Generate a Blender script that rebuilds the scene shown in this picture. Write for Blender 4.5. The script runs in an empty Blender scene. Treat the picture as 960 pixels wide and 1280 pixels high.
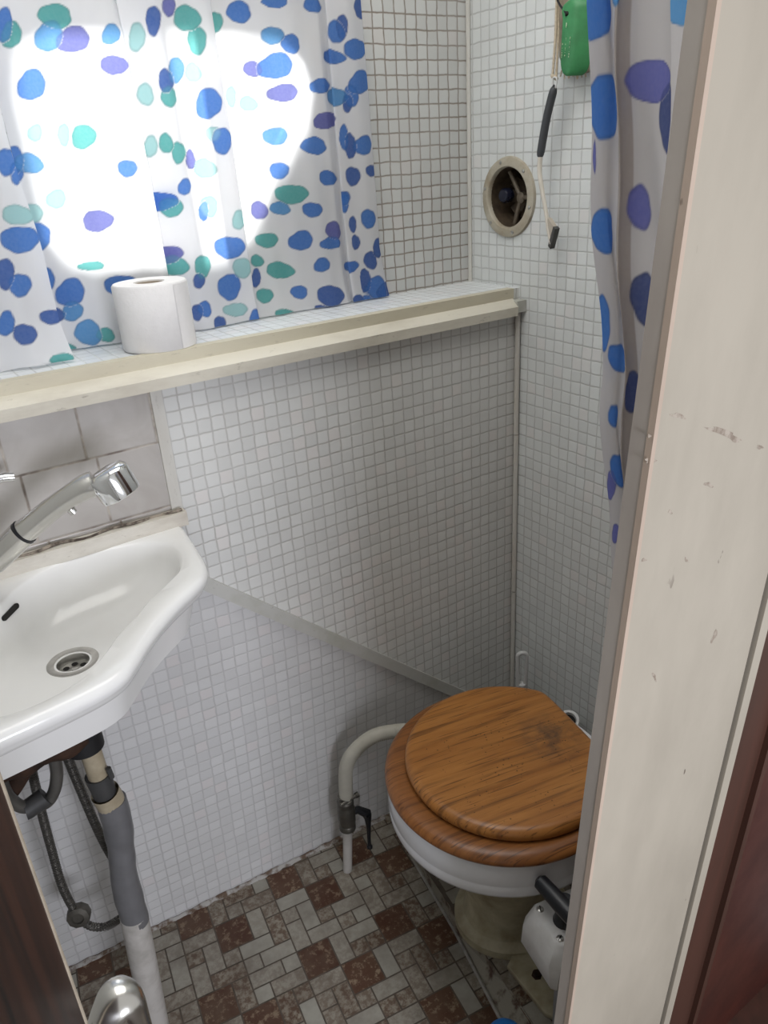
import bpy, bmesh, math, random
from mathutils import Vector, Matrix
random.seed(7)
S = bpy.context.scene
COL = S.collection
PI = math.pi
P = .0225                       # pitch of the small mosaic tiles

# ---------------------------------------------------------------- camera model
CP = Vector((-1.0341545, -1.0949520, 1.3884185))
CR = Vector((0.825863425, -0.561016426, -0.056658395))
CD = Vector((-0.279182069, -0.319529331, -0.905515532))
CF = Vector((0.489905068, 0.763650166, -0.420513315))
def pix(u, v, ax, val):
    """point of the plane (axis ax = val) seen along a measured direction"""
    d = CR*((u-480)/960) + CD*((v-640)/960) + CF
    return CP + d*((val-CP[ax])/d[ax])

# ---------------------------------------------------------------- helpers
def new_obj(name, data):
    o = bpy.data.objects.new(name, data); COL.objects.link(o); return o

def thing(name, label, cat, loc, group=None):
    o = new_obj(name, None); o.location = loc; o.empty_display_size = .05
    o['label'] = label; o['category'] = cat
    if group: o['group'] = group
    bpy.context.view_layer.update()
    return o

def tag(o, label, cat, group=None):
    o['label'] = label; o['category'] = cat
    if group: o['group'] = group
    return o

def wloc(o):
    v = Vector((0, 0, 0))
    while o: v += o.location; o = o.parent
    return v

def obj(name, bm, mats, parent=None, smooth=True, loc=None, label=None, angle=40, bevel=0):
    """links the bmesh (in world coordinates) as one mesh object"""
    base = wloc(parent) if parent else Vector((0, 0, 0))
    l = Vector(loc) if loc is not None else Vector((0, 0, 0))
    if not parent: off = l
    else: off = base
    for v in bm.verts: v.co -= off
    me = bpy.data.meshes.new(name)
    if bevel:
        es = [e for e in bm.edges if len(e.link_faces) == 2 and e.calc_face_angle(0) > .6]
        bmesh.ops.bevel(bm, geom=es, offset=bevel, segments=2, affect='EDGES', profile=.6)
    bmesh.ops.recalc_face_normals(bm, faces=bm.faces[:])
    if smooth:
        for f in bm.faces: f.smooth = True
        for e in bm.edges:
            if len(e.link_faces) == 2 and e.calc_face_angle(0) > math.radians(angle): e.smooth = False
    bm.to_mesh(me); bm.free()
    if not isinstance(mats, (list, tuple)): mats = [mats]
    for m in mats: me.materials.append(m)
    o = new_obj(name, me)
    if parent: o.parent = parent
    else: o.location = l
    if label: o['label'] = label
    return o

def struct(name, bm, m, **k):
    o = obj(name, bm, m, **k); o['kind'] = 'structure'; return o

def B(): return bmesh.new()

def frame_z(d):
    d = Vector(d).normalized()
    a = Vector((0, 0, 1)) if abs(d.z) < .9 else Vector((1, 0, 0))
    x = a.cross(d).normalized(); y = d.cross(x)
    return Matrix((x, y, d)).transposed()

def box(bm, lo, hi, M=None, mi=0):
    vs = []
    for z in (lo[2], hi[2]):
        for x, y in ((lo[0], lo[1]), (hi[0], lo[1]), (hi[0], hi[1]), (lo[0], hi[1])):
            p = Vector((x, y, z)); vs.append(bm.verts.new(M @ p if M else p))
    for q in ((3, 2, 1, 0), (4, 5, 6, 7), (0, 1, 5, 4), (1, 2, 6, 5), (2, 3, 7, 6), (3, 0, 4, 7)):
        f = bm.faces.new([vs[i] for i in q]); f.material_index = mi
    return vs

def rings(bm, rs, cap0=True, cap1=True, closed=False, mi=0):
    """skins a list of equal-length rings of points"""
    V = [[bm.verts.new(p) for p in r] for r in rs]
    n = len(V[0]); m = len(V)
    for k in range(m if closed else m-1):
        a, b = V[k], V[(k+1) % m]
        for i in range(n):
            f = bm.faces.new((a[i], a[(i+1) % n], b[(i+1) % n], b[i])); f.material_index = mi
    if not closed:
        if cap0: bm.faces.new(V[0][::-1]).material_index = mi
        if cap1: bm.faces.new(V[-1]).material_index = mi
    return V

def circ(c, r, d=(0, 0, 1), n=32, M=None):
    M = M or frame_z(d); c = Vector(c)
    return [c + M @ Vector((r*math.cos(2*PI*i/n), r*math.sin(2*PI*i/n), 0)) for i in range(n)]

def lathe(bm, c, d, prof, n=32, cap0=True, cap1=True):
    """prof: list of (radius, height along d)"""
    d = Vector(d).normalized(); M = frame_z(d); c = Vector(c)
    return rings(bm, [circ(c + d*h, max(r, 1e-5), n=n, M=M) for r, h in prof], cap0, cap1)

def spline(pts, n=8, closed=False):
    pts = [Vector(p) for p in pts]; out = []; m = len(pts)
    for i in range(m if closed else m-1):
        if closed: p0, p1, p2, p3 = (pts[(i+k-1) % m] for k in range(4))
        else:
            p1, p2 = pts[i], pts[i+1]
            p0 = pts[i-1] if i else p1*2-p2
            p3 = pts[i+2] if i+2 < m else p2*2-p1
        for k in range(n):
            t = k/n
            out.append(.5*((2*p1)+(p2-p0)*t+(2*p0-5*p1+4*p2-p3)*t*t+(3*p1-p0-3*p2+p3)*t**3))
    if not closed: out.append(pts[-1])
    return out

def tube(bm, pts, r, n=12, rib=0, ribp=0, cap=True, flat=1):
    """tube along a polyline; r a number or function of 0..1; rib: ridged hose"""
    pts = [Vector(p) for p in pts]
    L = [0]
    for a, b in zip(pts, pts[1:]): L.append(L[-1]+(b-a).length)
    T = []
    for i in range(len(pts)):
        a = pts[max(i-1, 0)]; b = pts[min(i+1, len(pts)-1)]
        T.append((b-a).normalized())
    M = frame_z(T[0]); x = M.col[0].copy(); rs = []
    for i, p in enumerate(pts):
        x = (x - T[i]*x.dot(T[i])).normalized(); y = T[i].cross(x)
        rr = r(L[i]/L[-1]) if callable(r) else r
        if rib: rr += rib*(1 if i % 2 else -1)
        rs.append([p + x*(rr*math.cos(2*PI*k/n)) + y*(rr*flat*math.sin(2*PI*k/n)) for k in range(n)])
    rings(bm, rs, cap, cap)

def resample(pts, step):
    pts = [Vector(p) for p in pts]; out = [pts[0].copy()]; acc = 0
    for a, b in zip(pts, pts[1:]):
        l = (b-a).length; t = step-acc
        while t < l: out.append(a+(b-a)*(t/l)); t += step
        acc = (acc+l) % step
    return out

def prism(bm, outline, z0, z1, bev=0):
    """outline: list of (x, y); optional rounded rims"""
    cx = sum(p[0] for p in outline)/len(outline); cy = sum(p[1] for p in outline)/len(outline)
    def ring(z, s):
        out = []
        for x, y in outline:
            l = math.hypot(x-cx, y-cy); k = (l-s)/l
            out.append(Vector((cx+(x-cx)*k, cy+(y-cy)*k, z)))
        return out
    if bev:
        st = []
        for a in (0, 30, 60, 90): st.append((z0+bev*(1-math.sin(math.radians(a))), bev*(1-math.cos(math.radians(90-a)))))
        lo = [ring(z0+bev*(1-math.cos(math.radians(a))), bev*(1-math.sin(math.radians(a)))) for a in (0, 30, 60, 90)]
        hi = [ring(z1-bev*(1-math.cos(math.radians(a))), bev*(1-math.sin(math.radians(a)))) for a in (90, 60, 30, 0)]
        rings(bm, lo+hi)
    else: rings(bm, [ring(z0, 0), ring(z1, 0)])

def holed(bm, outer, holes, mi=0):
    """planar face with holes"""
    es = []
    for loop in [outer]+holes:
        vs = [bm.verts.new(p) for p in loop]
        for i in range(len(vs)): es.append(bm.edges.new((vs[i], vs[(i+1) % len(vs)])))
    r = bmesh.ops.triangle_fill(bm, edges=es, use_beauty=True, use_dissolve=False)
    for f in r['geom']:
        if isinstance(f, bmesh.types.BMFace): f.material_index = mi

def clip(poly, conv):
    """convex clip of a 2D polygon (conv counter-clockwise)"""
    out = poly
    for i in range(len(conv)):
        a, b = conv[i], conv[(i+1) % len(conv)]
        def side(p): return (b[0]-a[0])*(p[1]-a[1])-(b[1]-a[1])*(p[0]-a[0])
        inp, out = out, []
        for k in range(len(inp)):
            p, q = inp[k], inp[(k+1) % len(inp)]
            sp, sq = side(p), side(q)
            if sp >= 0: out.append(p)
            if sp*sq < 0:
                t = sp/(sp-sq); out.append((p[0]+(q[0]-p[0])*t, p[1]+(q[1]-p[1])*t))
        if len(out) < 3: return []
    return out

# ---------------------------------------------------------------- materials
class NT:
    def __init__(s, name):
        s.m = bpy.data.materials.new(name); s.m.use_nodes = True
        s.t = s.m.node_tree; s.t.nodes.clear()
        s.out = s.t.nodes.new('ShaderNodeOutputMaterial')
    def n(s, typ, ins=None, **kw):
        d = s.t.nodes.new(typ)
        for k, v in kw.items(): setattr(d, k, v)
        for k, v in (ins or {}).items(): s.set(d.inputs[k], v)
        return d
    def set(s, i, v):
        if isinstance(v, bpy.types.NodeSocket): s.t.links.new(v, i)
        else:
            if hasattr(i.default_value, '__len__') and not hasattr(v, '__len__'): v = (v, v, v)
            if i.type == 'RGBA' and len(v) == 3: v = (*v, 1)
            i.default_value = v
    def m_(s, op, a, b=0, c=None, clamp=False):
        d = s.n('ShaderNodeMath', operation=op, use_clamp=clamp)
        s.set(d.inputs[0], a); s.set(d.inputs[1], b)
        if c is not None: s.set(d.inputs[2], c)
        return d.outputs[0]
    def mix(s, f, a, b):
        d = s.n('ShaderNodeMix', data_type='RGBA')
        s.set(d.inputs['Factor'], f); s.set(d.inputs[6], a); s.set(d.inputs[7], b)
        return d.outputs[2]
    def noise(s, vec, scale, detail=3, rough=.5, out='Fac'):
        d = s.n('ShaderNodeTexNoise', {'Scale': scale, 'Detail': detail, 'Roughness': rough})
        if vec is not None: s.set(d.inputs['Vector'], vec)
        return d.outputs[out]
    def ramp(s, f, lo, hi):
        return s.n('ShaderNodeMapRange', {'Value': f, 'From Min': lo, 'From Max': hi}, clamp=True).outputs[0]
    def coord(s): return s.n('ShaderNodeTexCoord').outputs['Object']
    def bump(s, h, strength=.3, dist=.001):
        return s.n('ShaderNodeBump', {'Height': h, 'Strength': strength, 'Distance': dist}).outputs[0]
    def pbr(s, col, rough=.5, metal=0, normal=None, spec=.5, coat=0):
        d = s.n('ShaderNodeBsdfPrincipled')
        s.set(d.inputs['Base Color'], col); s.set(d.inputs['Roughness'], rough)
        s.set(d.inputs['Metallic'], metal); s.set(d.inputs['Specular IOR Level'], spec)
        if coat: s.set(d.inputs['Coat Weight'], coat); s.set(d.inputs['Coat Roughness'], .08)
        if normal is not None: s.set(d.inputs['Normal'], normal)
        s.t.links.new(d.outputs[0], s.out.inputs[0]); return d

def plain(name, col, rough=.5, metal=0, var=.12, scale=40, spec=.5, bump=0, col2=None, lo=.35, hi=.7, coat=0):
    a = NT(name); c = a.coord()
    f = a.ramp(a.noise(c, scale, 4, .6), lo, hi)
    c2 = col2 or tuple(x*(1-var) for x in col)
    nm = a.bump(a.noise(c, scale*4, 3), bump) if bump else None
    a.pbr(a.mix(f, col, c2), a.m_('ADD', rough, a.m_('MULTIPLY', f, .08)), metal, nm, spec, coat)
    return a.m

def mosaic(name, u_ax, v_ax, u0, v0, tile, grout, grout2, pitch=P, g=.055, dark_lo=.4, dark_hi=.65, off=0):
    a = NT(name); c = a.coord()
    w = a.noise(c, 45, 2, .5, 'Color')
    wob = a.n('ShaderNodeVectorMath', {0: w, 1: (.5, .5, .5)}, operation='SUBTRACT').outputs[0]
    wob = a.n('ShaderNodeVectorMath', {0: wob}, operation='SCALE'); wob.inputs['Scale'].default_value = .004
    c2 = a.n('ShaderNodeVectorMath', {0: c, 1: wob.outputs[0]}, operation='ADD').outputs[0]
    s = a.n('ShaderNodeSeparateXYZ', {0: c2})
    u = a.m_('DIVIDE', a.m_('SUBTRACT', s.outputs[u_ax], u0), pitch)
    v = a.m_('DIVIDE', a.m_('SUBTRACT', s.outputs[v_ax], v0), pitch)
    cu, cv = a.m_('FLOOR', u), a.m_('FLOOR', v)
    fu = a.m_('ABSOLUTE', a.m_('SUBTRACT', a.m_('SUBTRACT', u, cu), .5))
    fv = a.m_('ABSOLUTE', a.m_('SUBTRACT', a.m_('SUBTRACT', v, cv), .5))
    d = a.m_('SMOOTH_MAX', fu, fv, .05)
    cell = a.n('ShaderNodeCombineXYZ', {0: cu, 1: cv, 2: off}).outputs[0]
    wn = a.n('ShaderNodeTexWhiteNoise', {'Vector': cell}, noise_dimensions='3D')
    mask = a.ramp(d, .5-g*.35, .5-g*1.6)
    big = a.ramp(a.noise(c, 9, 4, .6), dark_lo, dark_hi)
    fine = a.ramp(a.noise(c, 70, 3, .6), .35, .7)
    gr = a.mix(a.m_('MULTIPLY', big, a.m_('ADD', .45, a.m_('MULTIPLY', fine, .55))), grout, grout2)
    val = a.m_('ADD', .94, a.m_('MULTIPLY', wn.outputs[0], .1))
    tc = a.n('ShaderNodeVectorMath', {0: tile}, operation='SCALE'); a.set(tc.inputs['Scale'], val)
    tint = a.mix(a.m_('MULTIPLY', a.m_('GREATER_THAN', wn.outputs[0], .93), .5), tc.outputs[0], tuple(x*y for x, y in zip(tile, (1.02, .95, .94))))
    st = a.ramp(a.noise(c, 5, 4, .6), .45, .75)
    tint = a.mix(a.m_('MULTIPLY', st, .12), tint, (.42, .40, .37))
    nm = a.bump(mask, .35, .0012)
    a.pbr(a.mix(mask, gr, tint), a.m_('SUBTRACT', .75, a.m_('MULTIPLY', mask, .42)), 0, nm, .4)
    return a.m

TX = -31.3*P
M = {}
M['back'] = mosaic('mosaic back', 0, 2, TX, 1.107, (.66, .665, .645), (.50, .495, .475), (.40, .385, .36))
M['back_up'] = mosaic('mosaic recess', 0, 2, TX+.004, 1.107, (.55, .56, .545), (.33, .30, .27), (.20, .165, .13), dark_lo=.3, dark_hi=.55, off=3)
M['low'] = mosaic('mosaic lower', 0, 2, TX, .763, (.66, .66, .655), (.54, .535, .53), (.42, .41, .40), pitch=P*1.05, off=5, dark_lo=.5, dark_hi=.8)
M['right'] = mosaic('mosaic right', 1, 2, -.0285, 1.2215, (.70, .725, .715), (.52, .53, .52), (.45, .44, .42), off=7, dark_lo=.45, dark_hi=.7)
M['ledge'] = mosaic('mosaic ledge', 0, 1, TX, .0, (.74, .77, .78), (.60, .62, .62), (.45, .44, .42), off=9)

def painted(name, col, dirt, amt=.6, scale=12, rough=.45, streak=(1, 1, 1), bump=.15):
    a = NT(name); c = a.coord()
    mp = a.n('ShaderNodeMapping', {'Vector': c, 'Scale': streak}).outputs[0]
    f = a.ramp(a.noise(mp, scale, 6, .65), .45, .8)
    fine = a.ramp(a.noise(mp, scale*9, 4, .7), .62, .72)
    k = a.mix(a.m_('MULTIPLY', f, amt), col, dirt)
    k = a.mix(a.m_('MULTIPLY', fine, amt*.7), k, tuple(x*.6 for x in dirt))
    a.pbr(k, rough, 0, a.bump(a.noise(mp, scale*6, 4), bump), .4)
    return a.m
M['sill'] = painted('cream sill paint', (.62, .59, .50), (.33, .29, .23), .75, 11, .45, (.35, 1, 1))
M['bead'] = painted('cream bead paint', (.57, .53, .41), (.36, .31, .22), .5, 14, .5, (.3, 1, 1))
M['batten'] = painted('flaking batten paint', (.66, .63, .56), (.30, .25, .19), .8, 16, .6, (.3, 1, 1), .4)
M['corner'] = painted('corner bead paint', (.60, .59, .55), (.42, .37, .30), .7, 20, .5, (1, 1, .2))
M['diag'] = painted('diagonal strip', (.50, .50, .47), (.30, .31, .22), .55, 14, .5)
M['bigtrim'] = painted('tile edge strip', (.56, .55, .51), (.40, .37, .32), .5, 20, .5, (1, 1, .3))

a = NT('marbled wall tile'); c = a.coord()
s = a.n('ShaderNodeSeparateXYZ', {0: c})
u = a.m_('DIVIDE', a.m_('SUBTRACT', s.outputs[0], -.7235), .1035); v = a.m_('DIVIDE', a.m_('SUBTRACT', s.outputs[2], 1.0205), .1035)
# running rows: lower row is shifted sideways
row = a.m_('FLOOR', v); u = a.m_('ADD', u, a.m_('MULTIPLY', row, .13))
fu = a.m_('ABSOLUTE', a.m_('SUBTRACT', a.m_('FRACT', u), .5)); fv = a.m_('ABSOLUTE', a.m_('SUBTRACT', a.m_('FRACT', v), .5))
mk = a.ramp(a.m_('SMOOTH_MAX', fu, fv, .02), .493, .476)
mot = a.n('ShaderNodeTexNoise', {'Vector': c, 'Scale': 11, 'Detail': 5, 'Distortion': 1.5}).outputs[0]
tl = a.mix(a.ramp(mot, .3, .7), (.40, .375, .35), (.49, .47, .45))
gr = a.mix(a.ramp(a.noise(c, 30, 3), .4, .65), (.42, .38, .33), (.16, .13, .11))
a.pbr(a.mix(mk, gr, tl), a.m_('SUBTRACT', .6, a.m_('MULTIPLY', mk, .4)), 0, a.bump(mk, .4, .0015), .5); M['bigtile'] = a.m

a = NT('white ceramic'); c = a.coord()
f = a.ramp(a.noise(c, 6, 4), .5, .8)
a.pbr(a.mix(a.m_('MULTIPLY', f, .25), (.80, .80, .785), (.66, .65, .61)), .14, 0, None, .5); M['ceramic'] = a.m
a = NT('toilet ceramic'); c = a.coord()
f = a.ramp(a.noise(c, 14, 5, .6), .45, .8)
a.pbr(a.mix(a.m_('MULTIPLY', f, .35), (.74, .75, .77), (.55, .53, .50)), .18, 0, None, .5); M['bowl'] = a.m
M['pedestal'] = plain('grimy cream pedestal', (.46, .42, .29), .4, 0, 0, 18, .4, .1, (.24, .20, .12))

def oak(name, c1, c2, dark, yaw, wear):
    a = NT(name); c = a.coord()
    mp = a.n('ShaderNodeMapping', {'Vector': c, 'Rotation': (0, 0, yaw), 'Scale': (1, 1, 1)}).outputs[0]
    st = a.n('ShaderNodeMapping', {'Vector': mp, 'Scale': (1.6, 22, 8)}).outputs[0]
    n1 = a.n('ShaderNodeTexNoise', {'Vector': st, 'Scale': 2.6, 'Detail': 5, 'Distortion': 1.2}).outputs[0]
    col = a.mix(a.ramp(n1, .3, .7), c1, c2)
    w = a.n('ShaderNodeTexWave', {'Vector': a.n('ShaderNodeMapping', {'Vector': mp, 'Scale': (.12, 1, .5)}).outputs[0], 'Scale': 11, 'Distortion': 9, 'Detail': 4, 'Detail Scale': 1.1}, bands_direction='Y').outputs[1]
    col = a.mix(a.m_('MULTIPLY', a.m_('MULTIPLY', a.ramp(w, .80, .99), .6), a.ramp(a.noise(c, 9, 3), .35, .65)), col, dark)
    f2 = a.n('ShaderNodeMapping', {'Vector': mp, 'Scale': (3.0, 95, 25)}).outputs[0]
    col = a.mix(a.m_('MULTIPLY', a.ramp(a.noise(f2, 3.5, 3), .58, .66), .75), col, dark)
    if wear:
        # old soak stain towards the hinge, scuffs, worm holes
        dv = a.n('ShaderNodeVectorMath', {0: c, 1: wear}, operation='SUBTRACT').outputs[0]
        ln = a.n('ShaderNodeVectorMath', {0: dv}, operation='LENGTH').outputs['Value']
        sm = a.m_('MULTIPLY', a.ramp(ln, .075, .01), a.ramp(a.noise(c, 38, 5, .7), .35, .62))
        col = a.mix(a.m_('MULTIPLY', sm, .8), col, (.055, .040, .030))
        vo = a.n('ShaderNodeTexVoronoi', {'Vector': c, 'Scale': 120}).outputs[0]
        hole = a.m_('MULTIPLY', a.ramp(vo, .19, .12), a.ramp(a.noise(c, 14, 2), .52, .62))
        col = a.mix(a.m_('MULTIPLY', hole, .85), col, (.03, .018, .01))
    a.pbr(col, .34, 0, a.bump(n1, .12, .001), .45)
    return a.m
YAW = math.radians(-12)
M['lid'] = oak('worn oak lid', (.44, .19, .046), (.33, .128, .028), (.095, .036, .011), -YAW, (.075, -.02, .411))
M['seat'] = oak('varnished oak seat', (.31, .125, .036), (.20, .072, .020), (.08, .03, .012), -YAW, None)

a = NT('chrome'); a.pbr((.78, .79, .80), .1, 1); M['chrome'] = a.m
M['chrome_dull'] = plain('brushed chrome', (.70, .69, .66), .2, 1, .1, 6)
M['steel'] = plain('stainless steel', (.60, .59, .56), .28, 1, .2, 60)
M['brass_dirty'] = plain('dull plated brass', (.16, .15, .13), .4, .7, .4, 30)
M['black'] = plain('black plastic', (.008, .009, .012), .3, 0, 0, 30, .5)
M['black_rubber'] = plain('black rubber', (.012, .012, .013), .55, 0, 0, 30, .4)
M['hole'] = plain('drain darkness', (.01, .009, .008), .8, 0, 0)
M['beige'] = plain('aged beige pipe', (.46, .40, .29), .45, 0, 0, 25, .4, .1, (.30, .25, .17))
M['greysleeve'] = plain('grey rubber sleeve', (.155, .155, .162), .32, 0, .2, 25, .5, .08)
M['greycyl'] = plain('grey cylinder', (.30, .30, .30), .45, 0, .2, 30)
M['greydark'] = plain('dark grey coupling', (.055, .055, .055), .5, 0, .3, 30)
M['whitepipe'] = plain('scuffed white pipe', (.52, .50, .47), .5, 0, 0, 22, .4, .1, (.36, .34, .31), .45, .75)
M['rust'] = plain('rusty iron', (.06, .030, .018), .8, .1, 0, 30, .3, .4, (.02, .013, .010))
M['whitehose'] = plain('ribbed cream hose', (.50, .48, .41), .5, 0, .15, 30)
M['whiteplastic'] = plain('white plastic', (.66, .66, .65), .32, 0, .1, 30)
M['pump'] = plain('white cast housing', (.60, .60, .59), .35, 0, 0, 28, .5, .05, (.50, .49, .47))
M['greenfoam'] = plain('green float', (.045, .24, .085), .45, 0, .25, 60, .5, .1)
M['text'] = plain('pale print', (.62, .75, .52), .6)
M['blue'] = plain('bright blue plastic', (.012, .16, .50), .3, 0, .25, 30)
M['tissue'] = plain('white tissue paper', (.70, .69, .68), .9, 0, .05, 60, .2, .5)
M['card'] = plain('cardboard', (.52, .45, .37), .9)
M['cord'] = plain('natural cord', (.62, .53, .40), .9, 0, .3, 200, .2, .5)
M['tagwood'] = plain('greyed wood', (.40, .34, .26), .7, 0, .4, 40, .3, .3)
M['vent'] = plain('aged cream ring', (.47, .44, .36), .45, 0, 0, 30, .4, .1, (.34, .29, .21))
M['duct'] = plain('rusty duct', (.05, .035, .024), .6, .3, .5, 60, .4, .3, (.11, .08, .05))
M['fan'] = plain('fan spokes', (.16, .13, .095), .5, .2, .3, 60)
M['navy'] = plain('dark blue knob', (.010, .012, .028), .25)
M['squeegrip'] = plain('charcoal grip', (.055, .06, .066), .5)
M['squeewhite'] = plain('ivory plastic', (.66, .62, .54), .4, 0, .1)
M['squeehead'] = plain('aged ivory head', (.46, .41, .34), .5)
M['blade'] = plain('dark rubber blade', (.06, .058, .055), .5)

a = NT('metal braid'); c = a.coord()
w1 = a.n('ShaderNodeTexWave', {'Vector': c, 'Scale': 190, 'Distortion': 0}, bands_direction='Z').outputs[1]
a.pbr(a.mix(w1, (.05, .048, .044), (.22, .21, .19)), .38, .75, a.bump(w1, .6, .001)); M['braid'] = a.m
M['greyhose'] = plain('grey shower hose', (.12, .115, .105), .32, .4, .3, 40)

a = NT('dark varnished wood'); c = a.coord()
st = a.n('ShaderNodeMapping', {'Vector': c, 'Scale': (18, 18, 1.2)}).outputs[0]
n1 = a.n('ShaderNodeTexNoise', {'Vector': st, 'Scale': 2.2, 'Detail': 5, 'Distortion': .8}).outputs[0]
a.pbr(a.mix(a.ramp(n1, .35, .7), (.004, .0025, .002), (.055, .017, .008)), .5, 0, None, .5); M['darkwood'] = a.m
a = NT('red brown panelling'); c = a.coord()
st = a.n('ShaderNodeMapping', {'Vector': c, 'Scale': (20, 20, 1.0)}).outputs[0]
n1 = a.n('ShaderNodeTexNoise', {'Vector': st, 'Scale': 2, 'Detail': 5, 'Distortion': .6}).outputs[0]
a.pbr(a.mix(a.ramp(n1, .3, .75), (.050, .022, .014), (.080, .030, .020)), .55, 0, None, .4); M['brown'] = a.m
M['mahogany'] = plain('mahogany panel', (.070, .017, .011), .4, 0, .4, 12)

def jambpaint(name, col, col2, chip):
    a = NT(name); c = a.coord()
    st = a.n('ShaderNodeMapping', {'Vector': c, 'Scale': (1, 1, .35)}).outputs[0]
    k = a.mix(a.ramp(a.noise(st, 14, 5, .6), .35, .75), col, col2)
    v = a.n('ShaderNodeMapping', {'Vector': c, 'Scale': (1.0, 1, .4), 'Rotation': (0, .5, 0)}).outputs[0]
    ch = a.m_('MULTIPLY', a.ramp(a.noise(v, 60, 3, .5), .72, .735), a.ramp(a.noise(c, 8, 2), .48, .56))
    k = a.mix(a.m_('MULTIPLY', ch, chip), k, (.10, .075, .06))
    a.pbr(k, .5, 0, a.bump(a.noise(c, 90, 3), .08), .35)
    return a.m
M['jamb'] = jambpaint('cream jamb paint', (.42, .38, .31), (.35, .315, .255), .8)
M['jambedge'] = jambpaint('grubby jamb edge', (.44, .40, .355), (.34, .30, .265), .9)
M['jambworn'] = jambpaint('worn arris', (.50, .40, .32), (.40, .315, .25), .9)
M['grime'] = plain('crumbling joint', (.07, .055, .045), .9, 0, 0, 60, .2, .3, (.30, .26, .21), .4, .6)
M['scuff'] = plain('brown scuff', (.23, .185, .145), .7, 0, 0, 120, .3, 0, (.40, .35, .29), .4, .6)
M['grime2'] = plain('dirty floor fillet', (.40, .385, .365), .8, 0, 0, 45, .3, .3, (.13, .09, .065), .42, .58)
M['gap'] = plain('dark gap strip', (.03, .022, .016), .9, 0, .4, 80)
M['ceiling'] = plain('white ceiling paint', (.72, .71, .68), .7)
M['plainwall'] = plain('off white side wall', (.62, .62, .60), .6)
M['window_paint'] = plain('white window frame', (.68, .68, .66), .4)

def vinyl(name, c1, c2, dk, lo, hi, amin=.1, sc=75):
    a = NT(name); c = a.coord()
    at = a.n('ShaderNodeAttribute', attribute_name='tint').outputs['Fac']
    sp = a.ramp(a.noise(c, sc, 6, .72), lo, hi)
    base = a.mix(at, c1, c2)
    # tiles differ in how strongly they are mottled
    k = a.mix(a.m_('MULTIPLY', sp, a.ramp(at, amin, 1.0)), base, dk)
    d = a.ramp(a.noise(c, 11, 4, .65), .42, .72)
    k = a.mix(a.m_('MULTIPLY', d, .45), k, tuple(x*.55 for x in dk))
    a.pbr(k, .38, 0, a.bump(a.noise(c, 120, 3), .2, .001), .45)
    return a.m
M['fl_grey'] = vinyl('vinyl grey tile', (.32, .31, .265), (.25, .215, .165), (.085, .042, .022), .42, .56)
M['fl_rust'] = vinyl('vinyl rust tile', (.060, .022, .010), (.085, .036, .018), (.26, .19, .125), .52, .62, -1.2, 62)
M['fl_grout'] = plain('vinyl joint', (.10, .078, .058), .6, 0, .5, 40)
M['cove'] = plain('mottled plinth side', (.27, .25, .20), .45, 0, 0, 28, .4, .1, (.08, .045, .03), .5, .62)
M['covebead'] = plain('grey joint bead', (.33, .315, .28), .5, 0, .4, 40)

def cloth(name, transp, white):
    a = NT(name)
    col = a.n('ShaderNodeAttribute', attribute_name='print').outputs['Color']
    al = a.n('ShaderNodeAttribute', attribute_name='print').outputs['Alpha']
    c = a.coord()
    wv = a.noise(c, 260, 2)
    k = a.mix(a.m_('MULTIPLY', wv, .10), col, white)
    df = a.n('ShaderNodeBsdfDiffuse', {'Color': k}).outputs[0]
    tl = a.n('ShaderNodeBsdfTranslucent', {'Color': k}).outputs[0]
    m1 = a.n('ShaderNodeMixShader', {0: .5, 1: df, 2: tl}).outputs[0]
    tp = a.n('ShaderNodeBsdfTransparent', {'Color': k}).outputs[0]
    m2 = a.n('ShaderNodeMixShader', {0: transp, 1: m1, 2: tp}).outputs[0]
    a.t.links.new(m2, a.out.inputs[0]); return a.m
M['cloth'] = cloth('dotted sheer cloth', .10, (.82, .82, .84))
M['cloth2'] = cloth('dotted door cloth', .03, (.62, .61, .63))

a = NT('window glass')
g = a.n('ShaderNodeBsdfGlossy', {'Roughness': .05}).outputs[0]; t = a.n('ShaderNodeBsdfTransparent', {'Color': (.97, .98, .98)}).outputs[0]
a.t.links.new(a.n('ShaderNodeMixShader', {0: .05, 1: t, 2: g}).outputs[0], a.out.inputs[0]); M['glass'] = a.m

# ---------------------------------------------------------------- setting: walls
LX, YB, FY, HZ = -1.12, .14, -.8, 1.95      # left wall, recess back, door plane, ceiling
LEDGE = 1.149
# fold line between the upright upper panel and the leaning lower panel
F0 = Vector((-.684, 0, .763)); F1 = Vector((-.149, 0, .272))
ft = (F1-F0).normalized(); fn = Vector((ft.z, 0, -ft.x))
if fn.z > 0: fn = -fn
def lowy(x, z): return .12*max(0, (Vector((x, 0, z))-F0).dot(fn))
def fold_x(z): return F0.x + (z-F0.z)*(ft.x/ft.z)

def quad(bm, pts, mi=0):
    f = bm.faces.new([bm.verts.new(p) for p in pts]); f.material_index = mi; return f

b = B()
zt = .885
quad(b, [(fold_x(zt), 0, zt), (0, 0, fold_x and F0.z+(0-F0.x)*ft.z/ft.x), (0, 0, 1.12), (TX-.004, 0, 1.12), (TX-.004, 0, zt)][::1])
quad(b, [(LX, 0, zt), (TX-.004, 0, zt), (TX-.004, 0, 1.12), (LX, 0, 1.12)], 2)
z0 = F0.z+(0-F0.x)*ft.z/ft.x
low = [(LX, lowy(LX, zt), zt), (fold_x(zt), 0, zt), (0, 0, z0), (0, lowy(0, 0), 0), (LX, lowy(LX, 0), 0)]
quad(b, low, 1)
quad(b, [(LX, 0, zt), (fold_x(zt), 0, zt), (LX, lowy(LX, zt), zt)], 2)
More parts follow.
